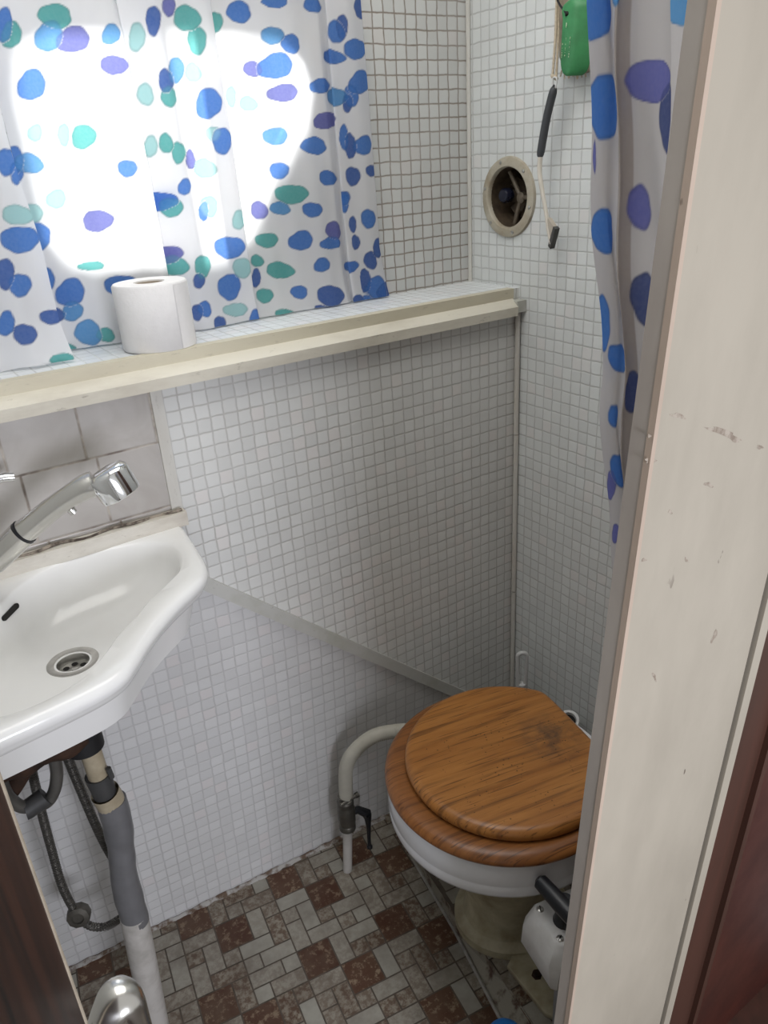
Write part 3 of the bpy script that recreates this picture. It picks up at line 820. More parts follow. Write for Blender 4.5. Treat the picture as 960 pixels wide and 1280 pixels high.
b = B(); pc_ = qp(.026, -.004, .331); lathe(b, pc_, (0, 0, 1), [(.0165, 0), (.0165, .004), (.014, .008), (.0135, .030), (.013, .046)], 24); obj('pivot', b, M['black'], pp)
b = B(); k0 = pix(673, 1099, 2, .385); k1 = pix(733, 1166, 2, .378)
dk_ = (k1-k0); tube(b, [k0-dk_*.02, k0-dk_*.012, k0, k0+dk_*.05, k0+dk_*.5, k1, k1+dk_*.06, k1+dk_*.075], lambda t: .0118*(1-(2*abs(t-.5))**14)+.002, 18)
obj('lever', b, M['black'], pp, label='black pump lever')
for u_, v_ in ((671, 1219),):
    b = B(); k = pix(u_, v_, 2, PZ+.012); lathe(b, (k.x, k.y, PZ+.010), (0, 0, 1), [(.0095, 0), (.0095, .004), (.0075, .005), (.0072, .009), (.002, .010)], 6); obj('floor_bolt', b, M['rust'], pp)

# ---------------------------------------------------------------- valve and hose beside the toilet
vy = -.035
vp = thing('flush_valve', 'stopcock on a white floor pipe with cream ribbed hose left of the toilet', 'valve', (-.504, vy, 0))
def vx(u, v, y=vy): return pix(u, v, 1, y)
v0 = Vector((-.5045, vy, -.004)); ztop = vx(433, 1035).z; zv = vx(432, 988).z
vX = vx(432, 1010).x
b = B(); tube(b, [v0, Vector((vX, vy, ztop))], .0098, 18); obj('floor_pipe', b, M['whitepipe'], vp)
b = B(); lathe(b, (vX, vy, ztop-.004), (.01, 0, 1), [(.014, 0), (.0175, .003), (.0175, .014), (.0160, .016), (.0185, .024), (.0185, .058), (.0165, .066), (.0175, .068), (.0175, .078), (.012, .084)], 24)
obj('valve_body', b, M['brass_dirty'], vp)
zc = ztop+.076
b = B(); lathe(b, (vX+.001, vy, zc), (.02, 0, 1), [(.0125, 0), (.0145, .002), (.0145, .012), (.0125, .013), (.0125, .02)], 24); tube(b, [Vector((vX-.016, vy-.012, zc+.006)), Vector((vX+.020, vy-.012, zc+.010))], .004, 8)
lathe(b, (vX+.020, vy-.012, zc+.010), (1, 0, .1), [(.006, 0), (.006, .006)], 10)
obj('hose_clamp', b, M['brass_dirty'], vp)
b = B()
hp = spline([(vX+.002, vy, zc+.004), (vX+.003, vy-.002, zc+.016), vx(433, 958, vy-.008), vx(446, 936, vy-.02), vx(468, 920, vy-.032), vx(495, 914, vy-.045), vx(520, 914, vy-.06), vx(545, 922, vy-.075), vx(575, 945, vy-.10)], 14)
tube(b, resample(hp, .0022), .0142, 18, rib=.0004); obj('ribbed_hose', b, M['whitehose'], vp, label='cream ribbed hose')
b = B(); k = vx(447, 1012, vy-.004); k2 = vx(459, 1018, vy-.012); k3 = vx(462, 1058, vy-.022)
tube(b, [Vector((vX, vy, k.z)), k, k2+Vector((.002, 0, 0))], lambda t: .007+.003*t, 14)
tube(b, spline([k2+Vector((-.006, 0, .003)), k2, k2+(k3-k2)*.35+Vector((.001, 0, 0)), k2+(k3-k2)*.8, k3], 6), lambda t: .0105-.016*t+.0095*t*t, 12)
lathe(b, k3+Vector((0, 0, .004)), (0, 0, -1), [(.003, 0), (.0062, .003), (.0062, .007), (.003, .010)], 12)
obj('valve_handle', b, M['black'], vp, label='black plastic lever')

# ---------------------------------------------------------------- toilet brush, pipe end, bottle
bx_ = pix(653, 815, 0, -.055)
br = thing('toilet_brush', 'white toilet brush handle upright in the corner behind the lid', 'toilet brush', (-.05, bx_.y, PZ))
b = B(); zt_ = bx_.z-.004
lp = [Vector((-.055-.0085*math.cos(t)*1, bx_.y+.0055*math.cos(t), zt_-.008+.010*math.sin(t))) for t in [PI*k/10 for k in range(11)]]
l_ = Vector((-.0085, .0055, 0))
lp = [Vector((-.055, bx_.y, zt_-.09))+l_*.7] + [Vector((-.055, bx_.y, zt_-.05))+l_*.9] + lp + [Vector((-.055, bx_.y, zt_-.05))-l_*.9, Vector((-.055, bx_.y, zt_-.09))-l_*.7]
tube(b, lp, .0046, 10); tube(b, [(-.055, bx_.y, zt_-.095), (-.054, bx_.y, .20), (-.05, bx_.y, .10)], .006, 12)
tube(b, [Vector((-.055, bx_.y, zt_-.08)), Vector((-.055, bx_.y, zt_-.14))], .0095, 12)
obj('handle', b, M['whiteplastic'], br)
b = B(); lathe(b, (-.05, bx_.y, PZ), (0, 0, 1), [(.036, 0), (.038, .004), (.034, .09), (.036, .10), (.031, .10), (.029, .02)], 24); obj('holder', b, M['whiteplastic'], br)
rc_ = pix(711, 900, 0, -.045)
rg = thing('hose_tail', 'white round pipe end with a dark mouth behind the toilet lid', 'pipe', (rc_.x, rc_.y, rc_.z))
b = B(); dr_ = (CP-rc_).normalized()*.55+Vector((-.1, -.1, .8)); dr_.normalize()
lathe(b, rc_, dr_, [(.017, -.06), (.0185, -.012), (.021, -.004), (.0225, 0), (.021, .003), (.016, .003), (.0145, -.002), (.014, -.03)], 28)
obj('pipe_collar', b, M['whiteplastic'], rg)
b = B(); lathe(b, rc_, dr_, [(.0148, -.012), (.0144, -.006), (.002, -.006)], 24); obj('mouth', b, M['hole'], rg, label='dark pipe mouth')
b = B(); tube(b, spline([rc_-dr_*.055, rc_-dr_*.09, Vector((-.04, rc_.y+.03, .17)), Vector((-.05, rc_.y+.02, PZ))], 8), .016, 14); obj('pipe', b, M['whiteplastic'], rg)

bb_ = pix(632, 1291, 2, .115)
bt = thing('cleaner_bottle', 'bright blue plastic bottle top at the foot of the plinth below the pump', 'bottle', (bb_.x, bb_.y, 0))
b = B(); lathe(b, (bb_.x, bb_.y, 0), (0, 0, 1), [(.034, 0), (.037, .004), (.037, .075), (.034, .088), (.030, .092)], 32); obj('body', b, M['blue'], bt)
b = B(); lathe(b, (bb_.x, bb_.y, .092), (0, 0, 1), [(.031, 0), (.0315, .006), (.029, .014), (.022, .020), (.010, .0235), (.007, .0235), (.006, .021), (.001, .021)], 32); obj('cap', b, M['blue'], bt)

# ---------------------------------------------------------------- toilet roll on the ledge
rl = pix(206, 441, 2, LEDGE+.001); RC = Vector((rl.x+.012, rl.y+.0525, LEDGE)); RR = .0535; RH = .094
ro = thing('toilet_roll', 'white toilet roll standing on the window ledge before the curtain', 'toilet roll', RC)
b = B(); lathe(b, RC, (0, 0, 1), [(.022, .001), (RR-.002, .0005), (RR, .003), (RR, RH-.003), (RR-.0025, RH), (.022, RH), (.021, RH-.002), (.021, .002)], 56, False, False)
# loose outer sheet edge
for k in range(1):
    t0_ = math.radians(-72); arc = [RC+Vector((math.cos(t0_+i*.05)*(RR+.0008), math.sin(t0_+i*.05)*(RR+.0008), 0)) for i in range(14)]
    rs_ = [[p+Vector((0, 0, .002)) for p in arc], [p+Vector((0, 0, RH-.002)) for p in arc]]
    V0 = [b.verts.new(p) for p in rs_[0]]; V1 = [b.verts.new(p) for p in rs_[1]]
    for i in range(13): b.faces.new((V0[i], V0[i+1], V1[i+1], V1[i]))
obj('paper', b, M['tissue'], ro)
b = B(); lathe(b, RC, (0, 0, 1), [(.0212, .003), (.0212, RH-.002), (.0202, RH-.002), (.0202, .003)], 32, False, False); obj('core', b, M['card'], ro)

# ---------------------------------------------------------------- vent in the right wall
ve = thing('vent', 'round cream vent ring with dark fan in the right wall', 'vent', VC)
b = B(); lathe(b, VC, (-1, 0, 0), [(.051, -.004), (.051, .004), (.053, .0065), (.060, .007), (.0675, .005), (.069, .001), (.069, -.001)], 56, False, False)
obj('flange', b, M['vent'], ve)
for i in range(6):
    t = 2*PI*i/6+.25; c_ = VC+Vector((-.006, .061*math.cos(t), .061*math.sin(t)))
    b = B(); lathe(b, c_, (-1, 0, 0), [(.0032, 0), (.003, .0018), (.001, .0026)], 12); obj('screw', b, M['steel'], ve)
b = B(); lathe(b, VC, (1, 0, 0), [(.0515, 0), (.050, .006), (.0505, .012), (.048, .018), (.049, .024), (.046, .032), (.046, .075), (.002, .0755)], 48, False, True); obj('duct', b, M['duct'], ve)
b = B(); hub = VC+Vector((.022, -.008, -.002))
for t in (math.radians(62), math.radians(-80), math.radians(180)):
    tube(b, [hub, Vector((.022, VC.y+.049*math.cos(t), VC.z+.049*math.sin(t)))], .0042, 10)
lathe(b, hub+Vector((.006, 0, 0)), (-1, 0, 0), [(.010, 0), (.010, .008), (.005, .012), (.001, .0125)], 20)
obj('spider', b, M['fan'], ve)
b = B(); kb = VC+Vector((.012, .024, .002)); lathe(b, kb+Vector((.012, 0, 0)), (-1, -.1, 0), [(.011, 0), (.013, .003), (.013, .016), (.010, .020), (.002, .021)], 24); obj('knob', b, M['navy'], ve, label='dark blue round knob')
for i in range(7):
    b = B(); t = 2*PI*i/7
    M4 = Matrix.Translation(VC+Vector((.055, 0, 0))) @ Matrix.Rotation(t, 4, 'X') @ Matrix.Rotation(.6, 4, 'Z')
    box(b, (-.0008, .010, -.011), (.0008, .042, .011), M4); obj('fan_blade', b, M['duct'], ve, smooth=False)

# ---------------------------------------------------------------- things hanging on the right wall
sx = -.035
def sq(u, v, x=sx): return pix(u, v, 0, x)
se = thing('squeegee', 'squeegee with dark grip and white stem hanging on the right wall', 'squeegee', tuple(sq(680, 220)))
b = B(); g0, g1, g2 = sq(692, 112), sq(684, 150), sq(675.5, 193)
tube(b, spline([g0+(g0-g1)*.03, g0, g1+Vector((0, .002, .0)), g2, g2-(g1-g2)*.03], 8), lambda t: .0058*(1-(2*abs(t-.5))**16)+.0008, 14); obj('grip', b, M['squeegrip'], se)
b = B(); tube(b, spline([g2, sq(674.5, 215), sq(678, 240), sq(683, 268), sq(685, 285), sq(689, 305)], 8), lambda t: .0042-.001*t, 12); obj('stem', b, M['squeewhite'], se)
b = B()
hA, hB, hC, hD = sq(683.5, 266), sq(686, 273), sq(694, 283), sq(688.5, 308)
offx = Vector((.022, 0, 0))
rings(b, [[p+Vector((dx, 0, 0)) for p in (sq(684, 272), sq(687, 274), sq(693, 284), sq(687.5, 307))] for dx in (-.002, .007)])
obj('head', b, M['squeehead'], se, bevel=.001)
b = B(); rings(b, [[p+Vector((dx, 0, 0)) for p in (sq(693, 283), sq(695.5, 286), sq(689, 311), sq(686.5, 307))] for dx in (-.003, .008)])
obj('blade', b, M['blade'], se, smooth=False)
b = B(); tube(b, spline([sq(692.5, 114), sq(690.5, 104), sq(692, 97), sq(696, 99), sq(694, 112)], 6), .0013, 8); obj('hanging_loop', b, M['whiteplastic'], se)

cx_ = -.030
cd = thing('hanging_cord', 'natural cord loop hanging from above holding up the squeegee', 'cord', tuple(pix(692, 60, 0, cx_)))
b = B(); tube(b, spline([pix(700, -60, 0, cx_), pix(696, 0, 0, cx_), pix(694, 50, 0, cx_), pix(690.5, 98, 0, cx_)], 6), .0020, 8); tube(b, spline([pix(702, -60, 0, cx_+.004), pix(698, 0, 0, cx_+.004), pix(697.5, 50, 0, cx_+.004), pix(695, 100, 0, cx_+.004)], 6), .0020, 8)
tube(b, [pix(690, 94, 0, cx_), pix(696, 99, 0, cx_)], .003, 8)
obj('cord', b, M['cord'], cd)
tx = -.016
tg = thing('wooden_hook_board', 'greyed wooden hook board on the right wall behind the green float', 'board', tuple(pix(715, 40, 0, tx)))
b = B(); cs = [pix(u_, v_, 0, tx) for u_, v_ in ((697, -70), (737, -70), (736, 60), (733, 88), (722, 93), (705, 92), (699, 70))]
rings(b, [[p+Vector((dx, 0, 0)) for p in cs] for dx in (0, .014)]); obj('board', b, M['tagwood'], tg, bevel=.0015)
b = B()
for i in range(9):
    u_ = 702+i*3.6; tube(b, [pix(u_, 88, 0, tx+.004), pix(u_+(i % 3-1)*1.5, 96+(i*7 % 4), 0, tx+.004)], .0011, 6)
obj('fringe', b, M['cord'], tg)
b = B(); hk = pix(711, -8, 0, tx-.002)
tube(b, spline([hk+Vector((.002, 0, .012)), hk+Vector((-.012, 0, .010)), hk+Vector((-.030, 0, .002)), hk+Vector((-.034, 0, .008))], 6), .0028, 10); obj('hook', b, M['rust'], tg)

kx = -.054
kf = thing('key_float', 'green foam key float hanging from a hook on the right wall', 'key float', tuple(pix(714, 50, 0, kx)))
lt = [(703, 8), (708, 1), (716, -1), (720, 4), (720.5, 14), (719, 40), (717, 62), (714, 82), (710, 93), (705, 95), (702, 90), (701, 80), (702.5, 45), (704, 22)]
axis_p = pix(711, 48, 0, kx)
fl_ = spline([pix(u_, v_, 0, kx) for u_, v_ in lt], 5, True)
tdv = (CR*.62+CF*.20); tdv = Vector((.019, -.019, -.001))
cf = sum(fl_, Vector())/len(fl_)
def kring(s, d): return [cf+(p-cf)*s+tdv*d for p in fl_]
b = B(); rings(b, [kring(.86, -.06), kring(.95, .0), kring(1, .12), kring(1, .88), kring(.95, 1.0), kring(.86, 1.06)]); obj('float_body', b, M['greenfoam'], kf)
kn = (-tdv).normalized()
b = B(); kh = pix(709.5, 17, 0, kx)-tdv*.05; lathe(b, kh, kn, [(.0032, -.004), (.0032, .0022), (.0005, .0022)], 18); obj('eyelet', b, M['hole'], kf)
b = B()
kd = (pix(708, 85, 0, kx)-pix(713, 28, 0, kx)).normalized(); ks = kd.cross(kn).normalized()
rt = random.Random(3)
for li, (u_, v_, n_) in enumerate(((714.5, 46, 9), (709.3, 47, 9), (705, 54, 8))):
    p = pix(u_, v_, 0, kx)-tdv*.075; x = 0
    for k_ in range(n_):
        w_ = rt.choice((.0018, .0022, .0026)); q0 = p+kd*x
        if rt.random() < .85:
            for s0, s1, t0_, t1_ in ((0, .25, -1, 1), (.25, 1, rt.choice((-1, 0, .6)), rt.choice((-.6, .4, 1)))):
                if t1_ <= t0_: t1_ = t0_+.4
                c4 = [q0+kd*(w_*.8*s0)+ks*(.0016*t0_), q0+kd*(w_*.8*s1)+ks*(.0016*t0_), q0+kd*(w_*.8*s1)+ks*(.0012*t1_), q0+kd*(w_*.8*s0)+ks*(.0012*t1_)]
                rings(b, [[c+kn*h for c in c4] for h in (-.0006, .0003)])
        x += w_*1.25
# round emblem
ec = pix(709.5, 33, 0, kx)-tdv*.075
tube(b, [ec+kd*(.0045*math.cos(t))+ks*(.0032*math.sin(t)) for t in [.5+i*.42 for i in range(11)]], .0005, 5); tube(b, [ec-kd*.001, ec+ks*.0015, ec+kd*.0015], .0006, 5)
obj('printing', b, M['text'], kf, label='pale printed lettering and round emblem', smooth=False)
b = B(); rt0 = pix(706, 4, 0, kx-.002); tube(b, [kh+(hk+Vector((-.028, 0, 0))-kh)*t+Vector((0, .004*math.sin(PI*t), 0)) for t in (0, .2, .4, .6, .8, 1)], .0016, 8); obj('cord_ring', b, M['black'], kf)

# ---------------------------------------------------------------- curtains
PALC = {'B': (.026, .185, .60), 'D': (.014, .10, .40), 'T': (.07, .42, .40), 'V': (.12, .135, .45), 'L': (.075, .31, .64), 'P': (.36, .64, .64), 'K': (.03, .06, .22)}
SPOTS = [(5,30,11,23,'B'),(16,45,13,17,'T'),(70,20,23,15,'T'),(62,46,17,20,'L'),(94,51,21,17,'V'),(139,42,12,13,'L'),(145,80,17,13,'V'),(39,105,18,20,'B'),(172,47,11,18,'P'),(193,27,10,18,'D'),(208,100,9,16,'D'),(213,8,8,14,'V'),(233,23,16,17,'T'),(248,50,13,17,'T'),(222,87,11,16,'L'),(241,92,10,13,'P'),(183,120,11,14,'P'),(212,122,10,13,'T'),(105,173,17,15,'T'),(7,205,12,19,'B'),(20,215,8,14,'B'),(38,205,19,13,'L'),(190,185,9,14,'P'),(207,180,9,13,'T'),(224,192,8,15,'T'),(161,212,12,12,'B'),(237,200,6,13,'V'),(233,235,8,11,'B'),
(23,269,20,13,'P'),(24,300,24,18,'B'),(8,342,12,19,'D'),(28,358,13,16,'B'),(63,396,14,10,'D'),(9,405,11,16,'B'),(33,417,15,14,'D'),(90,367,18,18,'B'),(92,388,14,12,'L'),(117,334,17,6,'T'),(152,358,21,14,'B'),(110,417,17,16,'L'),(131,419,12,9,'T'),(80,455,17,9,'T'),(122,275,20,13,'V'),(192,253,13,13,'B'),(213,260,15,13,'T'),(208,318,17,12,'V'),(219,333,17,13,'T'),(247,390,8,10,'D'),(72,250,12,13,'P'),(82,170,8,14,'P'),(45,165,9,12,'P'),
(299,16,15,14,'B'),(344,2,17,7,'B'),(393,5,13,10,'B'),(341,44,13,12,'L'),(365,55,13,12,'B'),(345,83,20,17,'B'),(316,88,12,10,'V'),(354,117,17,12,'V'),(311,131,11,10,'P'),(262,130,18,19,'B'),(279,177,14,16,'B'),(266,168,9,10,'P'),(258,210,14,13,'P'),(345,170,16,12,'L'),(395,184,14,11,'B'),(350,214,14,10,'B'),(411,224,13,10,'B'),(366,244,19,13,'T'),(410,72,12,10,'B'),(421,40,11,15,'B'),(428,35,8,15,'D'),(447,62,12,14,'B'),(452,103,12,15,'B'),(402,109,15,10,'B'),(416,122,11,13,'L'),(435,130,7,11,'D'),(440,122,9,15,'B'),(410,150,13,10,'V'),(437,182,7,17,'D'),(455,181,11,13,'B'),(442,222,9,13,'D'),(465,213,6,8,'D'),(430,172,6,16,'B'),(455,8,8,14,'D'),(431,247,8,10,'B'),(289,121,7,13,'P'),(270,28,8,14,'T'),
(254,266,6,13,'B'),(262,258,12,13,'P'),(301,274,9,12,'P'),(324,263,11,12,'V'),(350,261,14,8,'L'),(391,262,13,10,'B'),(287,310,18,15,'B'),(303,336,14,12,'P'),(288,360,13,18,'B'),(335,302,14,10,'T'),(323,327,8,8,'T'),(352,339,15,11,'T'),(321,348,6,12,'D'),(331,371,10,10,'T'),(321,402,8,13,'B'),(296,387,14,9,'P'),(377,301,14,13,'B'),(418,287,12,11,'V'),(416,305,12,8,'B'),(403,331,11,9,'B'),(375,366,12,8,'B'),(416,369,16,14,'D'),(445,303,5,10,'D'),(441,281,5,10,'D'),(430,253,7,12,'B'),(436,334,9,8,'B'),(462,273,9,13,'B'),(475,310,6,12,'D'),(464,327,9,11,'D'),(456,350,8,16,'D'),(474,361,14,15,'B'),(488,364,8,14,'D'),(448,377,8,8,'D'),(460,382,8,6,'B'),(358,394,12,6,'T'),(402,397,8,3,'D'),(256,387,9,10,'B'),(276,406,7,11,'D'),(250,352,8,9,'D'),(253,333,9,16,'T')]
def bake(grid, spots, rnd):
    """where each printed dot sits on the flat cloth: grid[i][j] = (world point, arc length, height)"""
    flat = []
    for i, colv in enumerate(grid):
        for j, (p, a_, z) in enumerate(colv):
            if i % 2 or j % 2: continue
            d = p-CP; w_ = d.dot(CF)
            if w_ > .05: flat.append((480+960*d.dot(CR)/w_, 640+960*d.dot(CD)/w_, w_, i, j))
    out = []
    def uv(p):
        d = p-CP; w_ = d.dot(CF); return 480+960*d.dot(CR)/w_, 640+960*d.dot(CD)/w_
    for u_, v_, rx, ry, k in spots:
        best = None
        near = [f for f in flat if abs(f[0]-u_) < 3.2 and abs(f[1]-v_) < 3.2]
        if not near:
            near = sorted(flat, key=lambda f: (f[0]-u_)**2+(f[1]-v_)**2)[:1]
            if (near[0][0]-u_)**2+(near[0][1]-v_)**2 > 900: continue
        f = min(near, key=lambda f: f[2]+.002*math.hypot(f[0]-u_, f[1]-v_))
        i = min(max(f[3], 2), len(grid)-3); j = min(max(f[4], 2), len(grid[0])-3)
        (pa_, sa, za), (pb2, sb, zb) = grid[i-2][j], grid[i+2][j]; (pc2, sc, zc_), (pd, sd, zd) = grid[i][j-2], grid[i][j+2]
        ua, ub, uc, ud = uv(pa_), uv(pb2), uv(pc2), uv(pd)
        J = ((ub[0]-ua[0])/(sb-sa), (ud[0]-uc[0])/(zd-zc_), (ub[1]-ua[1])/(sb-sa), (ud[1]-uc[1])/(zd-zc_))
        sc_ = 960/f[2]
        sgn = 1 if J[0] >= 0 else -1
        J = (sgn*max(abs(J[0]), .45*sc_), J[1], J[2], J[3])
        det = J[0]*J[3]-J[1]*J[2]
        ax_, az_ = J[3]*rx/det, -J[2]*rx/det
        bx2, bz2 = -J[1]*ry/det, J[0]*ry/det
        dt = ax_*bz2-az_*bx2
        inv = (bz2/dt, -bx2/dt, -az_/dt, ax_/dt)
        p, s0, z0_ = grid[f[3]][f[4]]
        out.append((s0, z0_, inv, max(abs(ax_)+abs(bx2), abs(az_)+abs(bz2)), PALC[k], rnd.random()*6, k))
    # the print goes on over the rest of the cloth
    mr = sorted(o[3] for o in out)[len(out)//2]
    cand = [f for f in flat if f[1] < -12 or f[0] < -12]
    for _ in range(500):
        if not cand: break
        f = cand[rnd.randrange(len(cand))]; p, s0, z0_ = grid[f[3]][f[4]]
        rr = mr*rnd.uniform(.55, .95)
        if any(math.hypot(o[0]-s0, o[1]-z0_) < (o[3]*.9+rr*1.1) for o in out): continue
        k = rnd.choice('BBBDLTVP'); out.append((s0, z0_, (1/(rr*.95), 0, 0, 1/(rr*.8)), rr, PALC[k], rnd.random()*6, k))
    return out
def paint(me, spots, white0, alpha=.93, seam=None):
    ca = me.color_attributes.new('print', 'FLOAT_COLOR', 'POINT')
    cellsz = .05; grid = {}
    for s in spots:
        x0, x1 = int((s[0]-s[3]*1.2)//cellsz), int((s[0]+s[3]*1.2)//cellsz); z0_, z1_ = int((s[1]-s[3]*1.2)//cellsz), int((s[1]+s[3]*1.2)//cellsz)
        for i in range(x0, x1+1):
            for j in range(z0_, z1_+1): grid.setdefault((i, j), []).append(s)
    buf = []
    cx = me.attributes['cloth_x'].data; cz = me.attributes['cloth_z'].data
    for i in range(len(me.vertices)):
        x, z = cx[i].value, cz[i].value
        white = white0
        if seam and seam[0] < x < seam[1]: white = (.40, .355, .33)
        col = white
        for s in grid.get((int(x//cellsz), int(z//cellsz)), ()):
            dx, dz = x-s[0], z-s[1]; q = s[2]
            u_, v_ = q[0]*dx+q[1]*dz, q[2]*dx+q[3]*dz
            t = math.atan2(v_, u_); r = math.hypot(u_, v_)
            lim = 1+.07*math.sin(2*t+s[5])+.05*math.sin(3*t+2*s[5])+.02*math.sin(7*t+s[5])
            aa = .0019/max(s[3], .004)*1.1
            cov = max(0, min(1, (lim-r)/aa+.5))
            if cov > 0:
                k = s[4]
                edge = max(0, min(1, 1-(lim-r)/(.004/max(s[3], .004))))
                c = tuple(kk*(1-.35*edge) for kk in k)
                over = col is not white
                mixf = (.35 if s[6] in 'PT' else .55) if over else alpha
                mixf *= cov
                col = tuple(a_*(1-mixf)+b_*mixf for a_, b_ in zip(col, c))
        buf += [*col, 1]
    ca.data.foreach_set('color', buf)

def curtain(name, label, cat, plan, z_of, zrows, surf, spots, white, mat, group=None, loc=None, seam=None):
    """plan: dense polyline of cloth columns; surf(col, z) -> point"""
    b = B(); V = []
    lx = b.verts.layers.float.new('cloth_x'); lz = b.verts.layers.float.new('cloth_z')
    arc = 0; grid = []
    for i, pl in enumerate(plan):
        if i: arc += (pl-plan[i-1]).length
        colv = []; gc = []
        for j in range(zrows+1):
            p = surf(i, pl, j/zrows); v = b.verts.new(p); v[lx] = arc; v[lz] = p.z; colv.append(v); gc.append((p, arc, p.z))
        V.append(colv); grid.append(gc)
    for i in range(len(V)-1):
        for j in range(zrows): b.faces.new((V[i][j], V[i+1][j], V[i+1][j+1], V[i][j+1]))
    o = obj(name, b, mat, smooth=True, angle=180, loc=loc)
    tag(o, label, cat, group)
    sm = None
    if seam:
        L_ = [0]
        for p, q in zip(plan, plan[1:]): L_.append(L_[-1]+(q-p).length)
        ii = [min(range(len(plan)//2), key=lambda i: abs(plan[i].x-x)) for x in seam]; sm = (L_[ii[0]], L_[ii[1]])
    paint(o.data, bake(grid, spots, R0), white, seam=sm); return o

WH = (.88, .88, .89)
CY = .120
# main panel: columns given by (photo column at row 200, depth); pleats fold back on themselves
def sx_(u): return pix(u, 200, 1, CY).x
prof = [(20, .122), (60, .118), (110, .121), (150, .117), (180, .120), (200, .127), (222, .129), (233, .127), (231, .121), (214, .118), (190, .117), (184, .113), (190, .107), (214, .099), (240, .096), (262, .099), (284, .104), (293, .112), (286, .118), (268, .120), (266, .126), (290, .126), (310, .122), (330, .119), (360, .115), (392, .117), (410, .119), (417, .120), (421, .126), (425, .130), (428, .124), (424, .108), (431, .104), (442, .101), (456, .103), (466, .110), (467, .118)]
plan = resample(spline([(sx_(u_), y_, 0) for u_, y_ in [(u_, .112+(y_-.095)*.62) for u_, y_ in prof]], 10), .0017)
def surf(i, p, t):
    z = LEDGE+.003+(1.80-LEDGE)*t
    k = (1.38-z)
    sh = .020*k if k > 0 else .02*k
    flare = max(0, (1.24-z))*(.16 if p.x > -.27 else .0)*max(0, min(1, (p.x+.30)/.06))
    hem = max(0, 1-(z-LEDGE)/.06)
    y = p.y + .004*math.sin(p.x*48+z*7)+.0016*math.sin(p.x*131+z*5) - .010*hem*hem*(1 if p.x < -.3 else .4)
    return Vector((p.x+sh+flare+.004*math.sin(z*23+p.x*40)*max(0, 1.4-z), min(y, YB-.004), z))
R0 = random.Random(11)
curtain('window_curtain', 'sheer white curtain with blue and teal dots hanging before the window', 'curtain', plan, None, 390, surf, SPOTS, WH, M['cloth'], loc=(-.6, CY, LEDGE))
# left panel, in front of the roll's plane, pulled over from the left
def lx_(v_, u_): return pix(u_, v_, 1, .062)
prof2 = [(-1.10, .085), (-1.05, .070), (-1.0, .082), (-.95, .068), (-.91, .078), (-.87, .066), (-.845, .070), (-.82, .063)]
plan2 = resample(spline([(x_, y_, 0) for x_, y_ in prof2], 10), .0018)
pa, pb_ = pix(6, 150, 1, .063), pix(95, 458, 1, .063)
sl2 = (pb_.x-pa.x)/(pb_.z-pa.z)
def surf2(i, p, t):
    z = LEDGE+.002+(1.80-LEDGE)*t
    e = pb_.x+(z-pb_.z)*sl2
    s_ = (p.x-(-1.10))/(-.82+1.10)
    hem = max(0, 1-(z-LEDGE)/.07)
    return Vector((-1.10+s_*(e+1.10)+.002*math.sin(z*30), p.y+.003*math.sin(z*14+p.x*50)-.022*hem*hem, z+(.004*math.sin(s_*9) if t == 0 else 0)))
curtain('window_curtain', 'left dotted curtain panel falling onto the ledge left of the toilet roll', 'curtain', plan2, None, 390, surf2, [s for s in SPOTS if s[0] < .28*s[1]-30 or s[0] < 30], WH, M['cloth'], loc=(-.95, .07, LEDGE))
# curtain rail above, out of the picture's top edge
b = B(); tube(b, [(LX, .10, 1.80), (-.004, .10, 1.80)], .006, 12)
rail = obj('curtain_rail', b, M['steel'], loc=(-.55, .10, 1.80)); tag(rail, 'thin steel rail above the window from which the dotted curtains hang', 'rail')

# door curtain bunched against the jamb
DY = -.690
DSP = [(737,12,26,40,'B'),(754,133,30,44,'B'),(820,100,30,26,'V'),(752,290,20,27,'B'),(801,262,17,28,'V'),(848,12,18,22,'L'),(838,150,16,42,'K'),(806,375,15,32,'K'),(752,405,12,34,'B'),(779,450,14,18,'B'),(791,492,12,27,'K'),(768,520,8,14,'B'),(779,588,12,20,'B'),(762,608,6,18,'V'),(766,668,6,12,'V'),(740,195,4,20,'V'),(850,300,20,40,'K')]
a0 = pix(738, 100, 1, DY); 
prof3 = [(738, -.675), (748, -.690), (760, -.698), (770, -.690), (773, -.684), (779, -.690), (788, -.696), (802, -.702), (818, -.704), (830, -.700), (838, -.688), (836, -.672), (846, -.664), (862, -.664), (880, -.675), (905, -.67)]
plan3 = resample(spline([(pix(u_, 100, 1, y_).x, y_, 0) for u_, y_ in prof3], 10), .0012)
xl0 = plan3[0].x; zl0 = pix(738, 100, 1, -.68).z
edge = [(u_+5, v_) for u_, v_ in ((738, 0), (738, 100), (740, 200), (743, 290), (750, 390), (754, 470), (752, 520), (755, 580), (760, 640), (768, 720), (775, 800))]
ez = [(pix(u_, v_, 1, -.68).z, pix(u_, v_, 1, -.68).x) for u_, v_ in edge]
def ex(z):
    if z >= ez[0][0]: return ez[0][1]
    for (za, xa), (zb, xb) in zip(ez, ez[1:]):
        if zb <= z <= za: return xb+(xa-xb)*(z-zb)/(za-zb)
    return ez[-1][1]
xr = plan3[-1].x
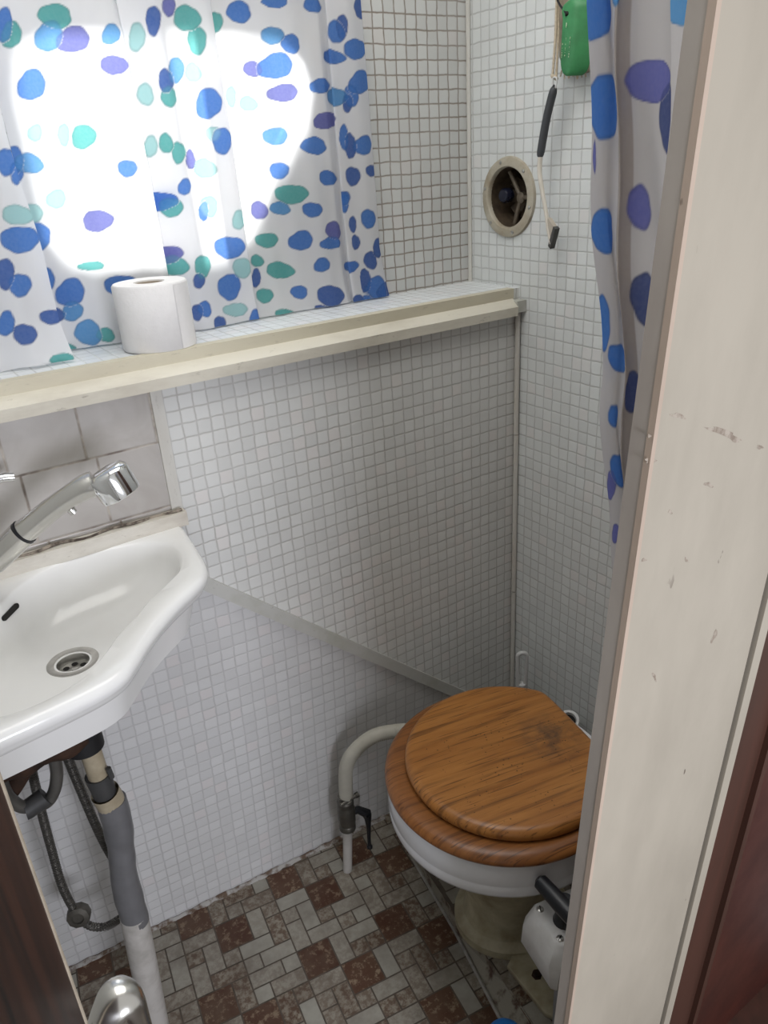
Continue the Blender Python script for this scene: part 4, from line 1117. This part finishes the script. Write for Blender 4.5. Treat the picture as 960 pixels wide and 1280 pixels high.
def surf3(i, p, t):
    z = .955+(1.86-.955)*t
    f = (p.x-xl0)/(xr-xl0)
    w_ = xr-xl0
    squeeze = 1-.42*max(0, min(1, (1.40-z)/.35))
    return Vector((ex(z)+f*w_*squeeze, p.y+.002*math.sin(z*40+p.x*90)-.012*max(0, (1.3-z))*math.sin(f*9), z))
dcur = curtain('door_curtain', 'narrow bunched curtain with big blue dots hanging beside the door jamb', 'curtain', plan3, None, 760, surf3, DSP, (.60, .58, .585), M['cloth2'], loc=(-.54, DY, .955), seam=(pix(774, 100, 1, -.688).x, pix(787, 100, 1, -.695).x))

# ---------------------------------------------------------------- light
W = bpy.data.worlds.new('World'); S.world = W; W.use_nodes = True
bg = W.node_tree.nodes['Background']; bg.inputs[0].default_value = (1.0, .985, .96, 1); bg.inputs[1].default_value = .50
def area(name, loc, target, sx__, sy__, power, col):
    l = bpy.data.lights.new(name, 'AREA'); l.shape = 'RECTANGLE'; l.size = sx__; l.size_y = sy__; l.energy = power; l.color = col
    o = new_obj(name, l); o.location = loc
    o.rotation_euler = (Vector(target)-Vector(loc)).to_track_quat('-Z', 'Y').to_euler(); return o
area('window_daylight', (-.62, 1.02, 1.72), (-.64, .12, 1.42), .5, .36, 27, (1, .985, .96))
area('ceiling_fill', (-.58, -.34, 1.93), (-.58, -.34, 0), .9, .6, 5.6, (1, .985, .96))  # added fill under the closed ceiling to brighten the room; no hatch built
area('cabin_daylight', (-.85, -2.2, 1.05), (-.65, 0, .4), .6, .5, 20, (.88, .90, 1))

cam = bpy.data.cameras.new('Camera'); cam.sensor_fit = 'VERTICAL'; cam.sensor_height = 36; cam.lens = 27; cam.clip_start = .02
co = new_obj('Camera', cam)
co.matrix_world = Matrix((( CR.x, -CD.x, -CF.x, CP.x), (CR.y, -CD.y, -CF.y, CP.y), (CR.z, -CD.z, -CF.z, CP.z), (0, 0, 0, 1)))
S.camera = co
S.view_settings.view_transform = 'Standard'; S.view_settings.look = 'None'
S.view_settings.gamma = 1; S.view_settings.use_curve_mapping = False; S.view_settings.exposure = .2
